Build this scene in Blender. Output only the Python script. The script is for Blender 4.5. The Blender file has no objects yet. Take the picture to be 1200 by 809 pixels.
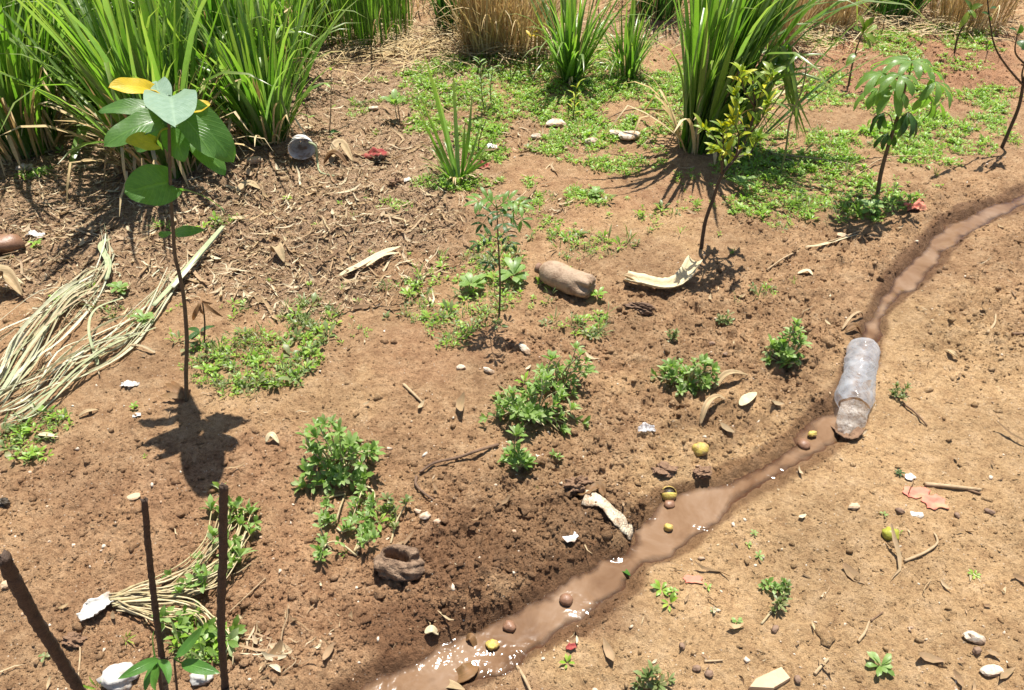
import bpy, math, random
import numpy as np
from mathutils import Vector

random.seed(7)
RNG = np.random.default_rng(11)
sc = bpy.context.scene
COL = sc.collection
R = math.radians

# ------------------------------------------------------------------ camera geometry
F, CX, CY = 900.0, 600.0, 404.5          # the photograph is 1200 x 809
CAM_H, PITCH = 1.60, R(40)
CP, SP = math.cos(PITCH), math.sin(PITCH)


def ray(px, py):
    a, b = (px - CX) / F, (CY - py) / F
    return Vector((a, CP + b * SP, -SP + b * CP))


def proj(x, y, z=0.0):
    zc = y * CP - (z - CAM_H) * SP
    yc = y * SP + (z - CAM_H) * CP
    zc = np.maximum(zc, 1e-3)
    return CX + F * x / zc, CY - F * yc / zc


def P(px, py, Y):
    """the point seen at this pixel in the upright plane at distance Y"""
    d = ray(px, py)
    t = Y / d.y
    return Vector((d.x * t, Y, CAM_H + d.z * t))


def G0(px, py, z=0.0):
    d = ray(px, py)
    t = (z - CAM_H) / d.z
    return d.x * t, d.y * t


# ------------------------------------------------------------------ noise
def _hash(ix, iy, s):
    h = (ix.astype(np.int64) * 374761393 + iy.astype(np.int64) * 668265263 + s * 974634777) & 0xFFFFFFFF
    h = ((h ^ (h >> 13)) * 1274126177) & 0xFFFFFFFF
    h = (h ^ (h >> 16)) & 0xFFFFFFFF
    return h / 4294967295.0


def noise(x, y, s=0):
    ix, iy = np.floor(x), np.floor(y)
    fx, fy = x - ix, y - iy
    u, v = fx * fx * (3 - 2 * fx), fy * fy * (3 - 2 * fy)
    a, b = _hash(ix, iy, s), _hash(ix + 1, iy, s)
    c, d = _hash(ix, iy + 1, s), _hash(ix + 1, iy + 1, s)
    return (a * (1 - u) + b * u) * (1 - v) + (c * (1 - u) + d * u) * v - 0.5


def fbm(x, y, wl, s=0, n=3):
    o, amp = 0.0, 1.0
    for k in range(n):
        ca, sa = math.cos(0.6 * k + s), math.sin(0.6 * k + s)
        o = o + amp * noise((x * ca - y * sa) / wl, (x * sa + y * ca) / wl, s + k)
        wl *= 0.5
        amp *= 0.5
    return o


def domes(x, y, cell, s=0, fill=0.6, sharp=0.62):
    """rounded lumps of random size strewn over a jittered lattice"""
    gx, gy = x / cell, y / cell
    ix, iy = np.floor(gx), np.floor(gy)
    best = np.zeros_like(gx)
    for dx in (-1, 0, 1):
        for dy in (-1, 0, 1):
            jx, jy = ix + dx, iy + dy
            px = jx + 0.5 + 0.8 * (_hash(jx, jy, s) - 0.5)
            py = jy + 0.5 + 0.8 * (_hash(jx, jy, s + 1) - 0.5)
            q = _hash(jx, jy, s + 2)
            e = _hash(jx, jy, s + 3) * 3.14
            r = np.where(q < fill, 0.22 + 0.5 * (q / fill) ** 2, 1e-3)
            ax, ay = gx - px, gy - py
            bx = (ax * np.cos(e) + ay * np.sin(e)) * 1.25
            by = (-ax * np.sin(e) + ay * np.cos(e)) * 0.85
            d2 = (bx * bx + by * by) / (r * r)
            best = np.maximum(best, r * np.maximum(0, 1 - d2) ** sharp)
    return best


def smooth(e0, e1, x):
    t = np.clip((x - e0) / (e1 - e0), 0, 1)
    return t * t * (3 - 2 * t)


# ------------------------------------------------------------------ the rill of muddy water
STREAM = [(1290, 205, 34), (1230, 226, 32), (1170, 246, 36), (1120, 268, 36), (1093, 295, 33), (1066, 325, 32), (1040, 350, 28),
          (1027, 375, 24), (1012, 410, 28), (1000, 450, 32), (988, 488, 38), (965, 508, 52), (930, 535, 50), (890, 560, 50),
          (840, 583, 54), (795, 607, 84), (768, 635, 66), (742, 658, 38), (715, 676, 74), (680, 695, 84), (645, 718, 78),
          (610, 742, 74), (570, 765, 82), (520, 785, 96), (470, 812, 88), (415, 845, 92), (340, 900, 100), (240, 985, 110)]
WZ = -0.020
SPTS = []
for px, py, w in STREAM:
    x, y = G0(px, py, WZ)
    SPTS.append((x, y, w * (y * CP + (CAM_H - WZ) * SP) / F * 0.5 * 0.76))
SPTS.append((-0.75, -0.6, 0.08))
SPTS.insert(0, (SPTS[0][0] + 1.6, SPTS[0][1] + 0.35, 0.07))
SPTS.insert(0, (SPTS[0][0] + 6, SPTS[0][1] + 1.0, 0.07))
SPTS = np.array(SPTS)


def stream(x, y):
    """signed gap to the water's edge (positive on land) and side (+1: the planted side)"""
    best = np.full(np.shape(x), 1e9)
    side = np.ones(np.shape(x))
    for a, b in zip(SPTS[:-1], SPTS[1:]):
        dx, dy = b[0] - a[0], b[1] - a[1]
        L2 = dx * dx + dy * dy
        t = np.clip(((x - a[0]) * dx + (y - a[1]) * dy) / L2, 0, 1)
        ex, ey = x - a[0] - t * dx, y - a[1] - t * dy
        d = np.sqrt(ex * ex + ey * ey) - (a[2] + t * (b[2] - a[2]))
        s = np.sign(ey * dx - ex * dy)
        m = d < best
        best = np.where(m, d, best)
        side = np.where(m, -s, side)
    return best, side


# ------------------------------------------------------------------ what covers the ground where
def blob(px, py, lst):
    o = np.zeros(np.shape(px))
    for cx, cy, rx, ry, v in lst:
        d = np.sqrt(((px - cx) / rx) ** 2 + ((py - cy) / ry) ** 2)
        o = np.maximum(o, v * (1 - smooth(0.55, 1.15, d)))
    return o


GREEN = [(720, 240, 160, 70, .44), (560, 325, 100, 60, .52), (485, 370, 85, 42, .5), (640, 130, 240, 50, .5), (980, 180, 190, 85, .55), (320, 380, 150, 70, .5), (1000, 120, 200, 30, .5), (640, 98, 175, 36, 1.25), (760, 95, 90, 26, 1.0), (930, 222, 95, 45, .72), (985, 140, 110, 26, .6), (1060, 48, 150, 18, .85), (600, 116, 110, 22, 1), (770, 92, 70, 20, .8), (950, 125, 90, 20, .7), (690, 205, 50, 30, .5),
         (760, 200, 90, 30, .52), (930, 212, 95, 52, .6), (1005, 250, 60, 24, .85), (1120, 188, 50, 22, .85), (1140, 118, 40, 14, .6),
         (1050, 48, 150, 16, .7), (1130, 40, 90, 12, .6), (700, 55, 60, 12, .5), (690, 290, 85, 26, .65), (588, 330, 58, 44, 1.35), (690, 378, 55, 14, .5),
         (775, 268, 40, 16, .5), (485, 362, 55, 28, .6), (300, 358, 95, 26, .75), (285, 425, 85, 48, .8), (360, 390, 55, 32, .7),
         (165, 372, 40, 22, .75), (150, 345, 50, 12, .7), (40, 218, 26, 10, .7), (535, 212, 50, 14, .8), (890, 345, 35, 16, .55), (470, 120, 80, 8, .45),
         (600, 170, 50, 10, .4), (250, 270, 60, 10, .25), (430, 250, 50, 12, .2), (60, 515, 60, 30, .2), (240, 770, 50, 40, .3),
         (440, 640, 60, 60, .12), (500, 390, 60, 20, .3), (1000, 330, 40, 14, .25), (1110, 90, 60, 20, .25)]
LITTER = [(200, 235, 290, 90, 1), (400, 235, 150, 95, .95), (420, 170, 130, 70, .9), (300, 300, 170, 70, .85), (80, 310, 150, 75, .75),
          (470, 85, 130, 45, .95), (410, 110, 80, 50, .9), (620, 170, 90, 30, .45), (940, 55, 80, 34, .6), (560, 50, 150, 26, .9), (700, 30, 600, 22, .7),
          (1100, 20, 200, 18, .8), (480, 300, 90, 60, .4), (60, 180, 160, 30, .9), (560, 225, 80, 30, .4), (330, 750, 60, 50, .15)]
TILLED = [(850, 525, 130, 55, .85), (880, 400, 150, 90, 1), (760, 470, 160, 70, .85), (560, 650, 180, 100, 1), (1160, 330, 85, 130, .75), (700, 420, 140, 60, .7), (990, 90, 240, 32, .8),
          (1120, 88, 120, 36, .95), (120, 640, 190, 150, .28), (930, 310, 120, 50, .8), (700, 570, 120, 70, 1), (420, 520, 250, 90, .22), (330, 720, 120, 110, .5),
          (380, 260, 170, 70, .6), (820, 350, 150, 40, .6), (1100, 260, 120, 40, .7)]
SMOOTH = [(1000, 680, 330, 260, 1), (1110, 480, 150, 160, .85), (80, 640, 150, 70, .4), (330, 480, 180, 45, .55), (700, 250, 130, 40, .5), (760, 160, 90, 20, .3),
          (760, 430, 120, 30, .3), (480, 580, 80, 40, .5), (700, 780, 120, 60, .9)]
REDDISH = [(1100, 85, 170, 42, .8), (930, 75, 120, 36, .8), (50, 275, 120, 40, .7), (680, 240, 80, 40, .35), (560, 410, 140, 40, .3), (770, 230, 70, 20, .5), (300, 650, 330, 170, .35)]
WETB = [(565, 655, 150, 48, .62), (480, 735, 110, 52, .7), (660, 622, 95, 34, .5), (870, 512, 70, 26, .5), (50, 270, 60, 16, .45), (1130, 240, 60, 16, .3)]


def masks(x, y):
    px, py = proj(x, y)
    gap, side = stream(x, y)
    n1, n2 = fbm(x, y, 0.35, 21), fbm(x, y, 0.11, 25)
    qx, qy = px + 90 * n1, py + 40 * n2 + 30 * n1
    off = (px < -60) | (px > 1260) | (py < -30) | (py > 850)
    til = np.where(off, 0.4, blob(qx, qy, TILLED))
    smo = np.where(off, 0.4, blob(qx, qy, SMOOTH))
    lit = np.where(off, smooth(0.1, 0.5, n1 + 0.15), blob(qx, qy, LITTER))
    red = np.where(off, 0.3, blob(qx, qy, REDDISH))
    edge = gap + 0.03 * n2 + 0.02 * n1
    wet = np.maximum(blob(qx, qy, WETB), 1 - smooth(0.002, np.where(side > 0, 0.050, 0.046), edge))
    til = np.where((side < 0) & (gap < 0.12), til * 0.4, til)
    return dict(gap=gap, side=side, til=til, smo=smo, lit=lit, red=red, wet=wet, px=px, py=py)


def height(x, y, m=None):
    x, y = np.asarray(x, float), np.asarray(y, float)
    if m is None:
        m = masks(x, y)
    gap, side, til, lit = m['gap'], m['side'], m['til'], m['lit']
    far = 1 - smooth(7, 14, np.sqrt(x * x + y * y))
    near = smooth(-0.01, 0.06, gap)
    z = near * 0.040 * fbm(x, y, 0.9, 1, 3)
    rough = np.clip(0.25 + 0.9 * til + 0.35 * lit - 0.25 * m['smo'], 0.12, 1.3) * (0.35 + 0.65 * near)
    z = z + far * rough * (0.020 * fbm(x, y, 0.16, 5, 3) + 0.018 * fbm(x, y, 0.055, 8, 3))
    z = z + far * (0.006 + 0.008 * np.clip(rough, 0, 1)) * fbm(x, y, 0.018, 12, 2)
    lump = np.clip(til * 1.1 - 0.15 + 0.5 * fbm(x, y, 0.3, 33), 0, 1) * (0.3 + 0.7 * near)
    z = z + far * lump * (0.026 * domes(x + .012 * fbm(x, y, .03, 41), y + .012 * fbm(x, y, .03, 42), 0.050, 40, .5, 0.9) + 0.017 * domes(x + .006 * fbm(x, y, .015, 43), y + .006 * fbm(x, y, .015, 44), 0.024, 50, .6, 0.9))
    z = z + far * (0.25 + rough) * 0.007 * domes(x, y, 0.011, 60, .6, .8)
    # banks: a dug ridge on the planted side, a smooth lip on the path side
    z = z + np.where(side > 0, 0.014, 0.006) * np.exp(-((gap - 0.11) / 0.07) ** 2) * (0.7 + 1.2 * fbm(x, y, 0.2, 70, 2))
    g2 = gap + 0.030 * fbm(x, y, 0.13, 80, 4) + 0.006 * fbm(x, y, 0.03, 84, 2)
    z = z - 0.046 * (1 - smooth(-0.045, 0.022, g2)) + (1 - near) * 0.018 * fbm(x, y, 0.10, 86, 3)
    # low planting mounds
    return z


_hc = {}


GRID = {}


def H(x, y):
    """height of the built ground sheet at a point"""
    ys, us, hw, Z = GRID['ys'], GRID['us'], GRID['hw'], GRID['Z']
    i = min(max(int(np.searchsorted(ys, y)) - 1, 0), len(ys) - 2)
    f = min(max((y - ys[i]) / (ys[i + 1] - ys[i]), 0), 1)
    u = x / (hw[i] * (1 - f) + hw[i + 1] * f)
    j = min(max(int(np.searchsorted(us, u)) - 1, 0), len(us) - 2)
    g = min(max((u - us[j]) / (us[j + 1] - us[j]), 0), 1)
    a = Z[i, j] * (1 - g) + Z[i, j + 1] * g
    b = Z[i + 1, j] * (1 - g) + Z[i + 1, j + 1] * g
    return float(a * (1 - f) + b * f)


def G(px, py, up=0.0):
    """the point of the ground seen at this pixel, lifted by up"""
    z = 0.0
    for _ in range(3):
        x, y = G0(px, py, z)
        z = H(x, y)
    return Vector((x, y, z + up))


def pxm(px, py):
    """metres per photograph pixel on the ground there"""
    x, y = G0(px, py)
    return (y * CP + CAM_H * SP) / F


# ------------------------------------------------------------------ objects
def thing(name, label, cat, loc=(0, 0, 0), group=None):
    o = bpy.data.objects.new(name, None)
    o.empty_display_size = 0.05
    o.location = loc
    COL.objects.link(o)
    o['label'], o['category'] = label, cat
    if group:
        o['group'] = group
    return o


def tag(o, label, cat, group=None):
    o['label'], o['category'] = label, cat
    if group:
        o['group'] = group
    return o


def link_mesh(name, V, Fc, UV, mat, parent=None, sm=True):
    V = np.asarray(V, dtype=np.float32)
    me = bpy.data.meshes.new(name)
    if isinstance(Fc, np.ndarray):
        k = Fc.shape[1]
        me.vertices.add(len(V))
        me.vertices.foreach_set('co', V.ravel())
        me.loops.add(Fc.size)
        me.loops.foreach_set('vertex_index', Fc.astype(np.int32).ravel())
        me.polygons.add(len(Fc))
        me.polygons.foreach_set('loop_start', np.arange(0, Fc.size, k, dtype=np.int32))
        me.update(calc_edges=True)
        flat = Fc.ravel()
    else:
        me.from_pydata(V.tolist(), [], Fc)
        flat = np.array([i for f in Fc for i in f], dtype=np.int64)
    if UV is not None:
        uvl = me.uv_layers.new(name='UVMap')
        uvl.data.foreach_set('uv', np.asarray(UV, dtype=np.float32)[flat].ravel())
    if sm:
        me.polygons.foreach_set('use_smooth', np.ones(len(me.polygons), dtype=bool))
    me.materials.append(mat)
    o = bpy.data.objects.new(name, me)
    COL.objects.link(o)
    if parent:
        o.parent = parent
    return o


class MB:
    def __init__(s):
        s.v, s.f, s.uv = [], [], []

    def add(s, pts, faces, uvs):
        b = len(s.v)
        s.v += [tuple(p) for p in pts]
        s.f += [tuple(b + i for i in f) for f in faces]
        s.uv += uvs

    def grid(s, rows, cl=False, uvs=None):
        n, m = len(rows), len(rows[0])
        pts = [p for r in rows for p in r]
        fc = []
        for i in range(n - 1):
            for j in range(m if cl else m - 1):
                k = (j + 1) % m
                fc.append((i * m + j, i * m + k, (i + 1) * m + k, (i + 1) * m + j))
        if uvs is None:
            uvs = [(j / max(1, m - 1), i / max(1, n - 1)) for i in range(n) for j in range(m)]
        s.add(pts, fc, uvs)

    def build(s, name, mat, parent=None, sm=True):
        V = np.array(s.v, dtype=np.float32)
        if parent is not None:
            V = V - np.array(world_loc(parent), dtype=np.float32)
        return link_mesh(name, V, s.f, s.uv, mat, parent, sm)


def world_loc(o):
    v = Vector((0, 0, 0))
    while o is not None:
        v = v + o.location
        o = o.parent
    return v


def single(mb, name, mat, loc, sm=True):
    """a thing made of one mesh, with its origin at loc"""
    V = np.array(mb.v, dtype=np.float32) - np.array(loc, dtype=np.float32)
    o = link_mesh(name, V, mb.f, mb.uv, mat, None, sm)
    o.location = loc
    return o


def spline(pts, n):
    """Catmull-Rom through pts"""
    pts = [Vector(p) for p in pts]
    if len(pts) == 2:
        return [pts[0].lerp(pts[1], i / n) for i in range(n + 1)]
    q = [2 * pts[0] - pts[1]] + pts + [2 * pts[-1] - pts[-2]]
    out, segs = [], len(pts) - 1
    for i in range(n + 1):
        g = min(i * segs / n, segs - 1e-6)
        k = int(g)
        t = g - k
        a, b, c, d = q[k:k + 4]
        out.append(0.5 * ((2 * b) + (c - a) * t + (2 * a - 5 * b + 4 * c - d) * t * t + (3 * b - a - 3 * c + d) * t ** 3))
    return out


def rnd(a=-1.0, b=1.0):
    return random.uniform(a, b)


def rv(s=1.0):
    return Vector((rnd(), rnd(), rnd())) * s


def frame(d):
    d = d.normalized()
    a = Vector((0, 0, 1)) if abs(d.z) < 0.9 else Vector((1, 0, 0))
    x = d.cross(a).normalized()
    return x, d.cross(x).normalized()


def tube(mb, pts, r0, r1, sides=6, n=None, lump=0.0, cap=True):
    n = n or max(2, 3 * (len(pts) - 1))
    c = spline(pts, n)
    rows = []
    x = None
    for i, p in enumerate(c):
        d = (c[min(i + 1, n)] - c[max(i - 1, 0)])
        if x is None:
            x, y = frame(d)
        else:
            y = d.cross(x).normalized()
            x = y.cross(d).normalized()
        r = (r0 + (r1 - r0) * i / n)
        rows.append([p + (x * math.cos(a) + y * math.sin(a)) * r * (1 + lump * rnd()) for a in [2 * math.pi * k / sides for k in range(sides)]])
    if cap:
        rows = [[c[0]] * sides] + rows + [[c[-1]] * sides]
    mb.grid(rows, True)


PROF = {
    'ovate': lambda t: 1.95 * t ** 0.62 * (1 - t) ** 0.85 * 1.0,
    'lance': lambda t: 2.0 * t ** 0.85 * (1 - t) ** 0.75 * 0.85,
    'obov': lambda t: 2.0 * t ** 1.05 * (1 - t) ** 0.42 * 0.82,
    'cord': lambda t: 1.32 * (t + 0.06) ** 0.42 * (1 - t) ** 0.62,
    'finger': lambda t: 2.05 * t ** 1.0 * (1 - t) ** 0.62 * 0.83,
    'slab': lambda t: 0.62 + 0.22 * math.sin(t * 8 + 1) + 0.3 * t * (1 - t),
    'blade': lambda t: min(1.0, 0.55 + 1.3 * t) * (1 - t ** 2.6) ** 0.9,
    'strip': lambda t: 0.8 * min(1, 0.4 + 4 * t) * min(1, 0.15 + 5 * (1 - t)),
}


def leaf(mb, base, tip, width, up=(0, 0, 1), prof='ovate', fold=0.15, arch=0.08, n=6, cols=2, lobe=0.0, wave=0.0):
    base, tip, up = Vector(base), Vector(tip), Vector(up)
    ax = tip - base
    L = ax.length
    side = ax.cross(up)
    if side.length < 1e-6:
        side = ax.cross(Vector((1, 0.3, 0)))
    side.normalize()
    nr = side.cross(ax).normalized()
    f = PROF[prof]
    ph = rnd(0, 6)
    rows = []
    for i in range(n + 1):
        t = i / n
        c = base + ax * t + nr * (arch * L * 4 * t * (1 - t))
        hw = 0.5 * width * max(0.0, f(min(max(t, 0.0), 1.0)))
        row = []
        for j in range(cols + 1):
            u = -1 + 2 * j / cols
            p = c + side * (u * hw) + nr * (fold * hw * abs(u))
            if lobe:
                p = p - ax * (lobe * abs(u) ** 1.5 * (1 - t) ** 4)
            if wave:
                p = p + nr * (wave * width * abs(u) * math.sin(t * 9 + ph + (2 if u > 0 else 0)))
            row.append(p)
        rows.append(row)
    mb.grid(rows)


def blade(mb, base, d, L, w, g, n=8, prof='blade', fold=0.28, kink=None):
    """a grass blade: sets off along d and is pulled over by its weight g"""
    p = Vector(base)
    d = Vector(d).normalized()
    hz = Vector((d.x, d.y, 0))
    if hz.length < 1e-3:
        hz = Vector((rnd(), rnd(), 0))
    sd = hz.cross(Vector((0, 0, 1))).normalized()
    sd = (sd + rv(0.35)).normalized()
    st = L / n
    rows = []
    f = PROF[prof]
    for i in range(n + 1):
        t = i / n
        s = (sd - d * sd.dot(d)).normalized()
        nr = s.cross(d)
        hw = 0.5 * w * max(0.02, f(min(t, 1.0)))
        rows.append([p - s * hw + nr * (fold * hw), p, p + s * hw + nr * (fold * hw)])
        p = p + d * st
        d = (d + Vector((hz.x, hz.y, 0)) * (0.10 * g * t) + Vector((0, 0, -1)) * (g * (0.25 + t) * 1.25 / n * 2)).normalized()
        if kink is not None and abs(t - kink) < 0.5 / n:
            d = (d + Vector((hz.x * 0.6, hz.y * 0.6, -2.4))).normalized()
        if p.z < 0.015 and d.z < 0:
            d.z *= 0.1
            p.z = 0.015
            d.normalize()
    mb.grid(rows)


# ------------------------------------------------------------------ materials
def nt_new(name):
    m = bpy.data.materials.new(name)
    m.use_nodes = True
    n = m.node_tree
    for x in list(n.nodes):
        n.nodes.remove(x)
    return m, n


class N:
    def __init__(s, nt):
        s.t = nt

    def __call__(s, kind, props=None, **inp):
        n = s.t.nodes.new(kind)
        for k, v in (props or {}).items():
            setattr(n, k, v)
        for k, v in inp.items():
            key = int(k[1:]) if k[0] == '_' and k[1:].isdigit() else k.replace('_', ' ')
            if isinstance(v, bpy.types.NodeSocket):
                s.t.links.new(v, n.inputs[key])
            else:
                n.inputs[key].default_value = v
        return n

    def math(s, op, a, b=0.0, c=0.0):
        n = s('ShaderNodeMath', {'operation': op}, _0=a, _1=b, _2=c)
        return n.outputs[0]

    def mix(s, f, a, b, blend='MIX'):
        n = s.t.nodes.new('ShaderNodeMix')
        n.data_type = 'RGBA'
        n.blend_type = blend
        for i, v in ((0, f), (6, a), (7, b)):
            if isinstance(v, bpy.types.NodeSocket):
                s.t.links.new(v, n.inputs[i])
            else:
                n.inputs[i].default_value = v if i == 0 else (*v[:3], 1)
        return n.outputs[2]

    def ramp(s, f, stops, interp='LINEAR'):
        n = s.t.nodes.new('ShaderNodeValToRGB')
        cr = n.color_ramp
        cr.interpolation = interp
        while len(cr.elements) < len(stops):
            cr.elements.new(0.5)
        for e, (p, c) in zip(cr.elements, stops):
            e.position = p
            e.color = (*c, 1) if len(c) == 3 else c
        s.t.links.new(f, n.inputs[0])
        return n.outputs[0]

    def noise(s, vec, scale, detail=4, rough=0.55, dist=0.0):
        return s('ShaderNodeTexNoise', None, Vector=vec, Scale=scale, Detail=detail, Roughness=rough, Distortion=dist).outputs[0]

    def rng(s, v, a, b, c=0.0, d=1.0):
        return s('ShaderNodeMapRange', None, _0=v, _1=a, _2=b, _3=c, _4=d).outputs[0]

    def out(s, sh):
        o = s.t.nodes.new('ShaderNodeOutputMaterial')
        s.t.links.new(sh, o.inputs[0])


def leaf_mat(name, stops, trans=None, mix=0.38, vein=0.35, rough=0.42, spec=0.45, tipc=None, spot=0.0):
    """stops: colours picked per leaf at random; trans scales the colour light takes on passing through"""
    m, nt = nt_new(name)
    n = N(nt)
    geo = n('ShaderNodeNewGeometry')
    uv = n('ShaderNodeUVMap').outputs[0]
    sep = n('ShaderNodeSeparateXYZ', None, Vector=uv)
    k = len(stops)
    col = n.ramp(geo.outputs['Random Per Island'], [(i / max(1, k - 1), c) for i, c in enumerate(stops)])
    pos = geo.outputs['Position']
    nz = n.noise(pos, 60, 3)
    col = n.mix(n.rng(nz, 0.3, 0.75), col, n.mix(1.0, col, (0.72, 0.78, 0.7), 'MULTIPLY'))
    du = n.math('ABSOLUTE', n.math('SUBTRACT', sep.outputs[0], 0.5))
    rib = n.rng(du, 0.015, 0.05, 1, 0)
    if vein:
        ph = n.math('SUBTRACT', n.math('MULTIPLY', sep.outputs[1], 60.0), n.math('MULTIPLY', du, 46.0))
        vv = n.rng(n.math('SINE', ph), 0.75, 1.0, 0, 0.6)
        rib2 = n.math('MAXIMUM', rib, vv)
    else:
        rib2 = rib
    col = n.mix(n.math('MULTIPLY', rib2, vein or 0.25), col, n.mix(1.0, col, (1.7, 1.55, 1.5), 'MULTIPLY'))
    if tipc:
        col = n.mix(n.math('MULTIPLY', n.rng(n.math('ADD', sep.outputs[1], n.math('MULTIPLY', nz, 0.5)), 0.85, 1.25), 0.9), col, tipc)
    if spot:
        sp = n.rng(n.noise(pos, 140, 2), 0.66, 0.72)
        col = n.mix(n.math('MULTIPLY', sp, spot), col, (0.16, 0.09, 0.03))
    bmp = n('ShaderNodeBump', None, Strength=0.35, Distance=0.002, Height=n.math('ADD', rib2, nz))
    pb = n('ShaderNodeBsdfPrincipled', None, Base_Color=col, Roughness=rough, Normal=bmp.outputs[0])
    pb.inputs['Specular IOR Level'].default_value = spec
    tc = n.mix(1.0, col, trans or (1.5, 1.75, 0.7), 'MULTIPLY')
    tr = n('ShaderNodeBsdfTranslucent', None, Color=tc, Normal=bmp.outputs[0])
    ms = n('ShaderNodeMixShader', None, _0=mix, _1=pb.outputs[0], _2=tr.outputs[0])
    n.out(ms.outputs[0])
    return m


def plain(name, stops, rough=0.8, scale=40, spec=0.3, bump=0.4, bdist=0.003, island=False, dirt=0.0, dirtc=(0.30, 0.18, 0.10)):
    m, nt = nt_new(name)
    n = N(nt)
    tc = n('ShaderNodeTexCoord').outputs['Object']
    geo = n('ShaderNodeNewGeometry')
    nz = n.noise(tc, scale, 6, 0.62)
    k = len(stops)
    f = n.rng(nz, 0.28, 0.72)
    if island:
        f = n.math('ADD', n.math('MULTIPLY', f, 0.35), n.math('MULTIPLY', geo.outputs['Random Per Island'], 0.75))
    col = n.ramp(f, [(i / max(1, k - 1), c) for i, c in enumerate(stops)])
    if dirt:
        d = n.rng(n.noise(tc, scale * 0.6, 5, 0.7), 0.62 - 0.35 * dirt, 0.72 - 0.25 * dirt)
        col = n.mix(n.math('MULTIPLY', d, 0.85), col, dirtc)
    b = n('ShaderNodeBump', None, Strength=bump, Distance=bdist, Height=n.math('ADD', nz, n.noise(tc, scale * 5, 3)))
    pb = n('ShaderNodeBsdfPrincipled', None, Base_Color=col, Roughness=rough, Normal=b.outputs[0])
    pb.inputs['Specular IOR Level'].default_value = spec
    n.out(pb.outputs[0])
    return m


def soil_mat():
    m, nt = nt_new('soil')
    n = N(nt)
    pos = n('ShaderNodeNewGeometry').outputs['Position']
    at = n('ShaderNodeAttribute', {'attribute_name': 'cover'})
    sep = n('ShaderNodeSeparateColor', None, Color=at.outputs['Color'])
    wet, tan, red = sep.outputs[0], sep.outputs[1], sep.outputs[2]
    lit = at.outputs['Alpha']
    big, mid, fin = n.noise(pos, 3.2, 5, 0.6), n.noise(pos, 17, 6, 0.65), n.noise(pos, 95, 5, 0.7)
    grain = n.noise(pos, 420, 3, 0.7)
    brown = n.ramp(n.rng(mid, 0.3, 0.72), [(0, (0.290, 0.166, 0.084)), (0.5, (0.425, 0.264, 0.140)), (1, (0.52, 0.350, 0.200))])
    tanc = n.ramp(n.rng(mid, 0.3, 0.7), [(0, (0.40, 0.246, 0.122)), (0.5, (0.51, 0.334, 0.170)), (1, (0.60, 0.412, 0.232))])
    redc = n.ramp(n.rng(mid, 0.3, 0.7), [(0, (0.31, 0.145, 0.078)), (1, (0.46, 0.245, 0.138))])
    litc = n.ramp(n.rng(fin, 0.3, 0.7), [(0, (0.16, 0.10, 0.058)), (0.5, (0.36, 0.24, 0.145)), (1, (0.52, 0.38, 0.25))])
    c = n.mix(n.rng(n.math('ADD', tan, n.math('MULTIPLY', n.math('SUBTRACT', big, 0.5), 0.9)), 0.15, 0.8), brown, tanc)
    c = n.mix(n.math('MULTIPLY', red, 0.8), c, redc)
    c = n.mix(n.math('MULTIPLY', n.rng(n.math('ADD', lit, n.math('MULTIPLY', n.math('SUBTRACT', mid, 0.5), 1.2)), 0.25, 0.85), 0.85), c, litc)
    c = n.mix(n.rng(fin, 0.55, 0.34, 0, 0.62), c, n.mix(1.0, c, (0.50, 0.45, 0.42), 'MULTIPLY'))  # natural soil mottling, contrast raised to stand in for micro shadows
    c = n.mix(n.rng(fin, 0.60, 0.80, 0, 0.45), c, (0.56, 0.40, 0.25))
    c = n.mix(n.rng(grain, 0.34, 0.68), n.mix(1.0, c, (0.70, 0.67, 0.64), 'MULTIPLY'), n.mix(1.0, c, (1.22, 1.22, 1.22), 'MULTIPLY'))
    vor = n('ShaderNodeTexVoronoi', None, Vector=pos, Scale=75.0, Randomness=1.0)
    speck = n.math('MULTIPLY', n.rng(vor.outputs['Distance'], 0.17, 0.11), n.rng(n.noise(vor.outputs['Position'], 31.7, 0), 0.58, 0.60))
    c = n.mix(n.math('MULTIPLY', speck, 0.65), c, (0.60, 0.50, 0.38))
    tone = n.rng(big, 0.3, 0.7, 0.80, 1.16)
    c = n.mix(1.0, c, n('ShaderNodeCombineColor', None, _0=tone, _1=tone, _2=tone).outputs[0], 'MULTIPLY')
    wf = n.rng(n.math('ADD', wet, n.math('MULTIPLY', n.math('SUBTRACT', mid, 0.5), 0.7)), 0.22, 0.72)
    wetc = n.mix(1.0, c, (0.52, 0.455, 0.42), 'MULTIPLY')
    c = n.mix(wf, c, wetc)
    ro = n.rng(wf, 0.0, 1.0, 0.95, 0.62)
    hgt = n.math('ADD', n.math('MULTIPLY', fin, 1.0), n.math('MULTIPLY', grain, 0.42))
    b = n('ShaderNodeBump', None, Strength=1.0, Distance=0.013, Height=hgt)
    pb = n('ShaderNodeBsdfPrincipled', None, Base_Color=c, Roughness=ro, Normal=b.outputs[0])
    pb.inputs['Specular IOR Level'].default_value = 0.22
    n.out(pb.outputs[0])
    return m


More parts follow.
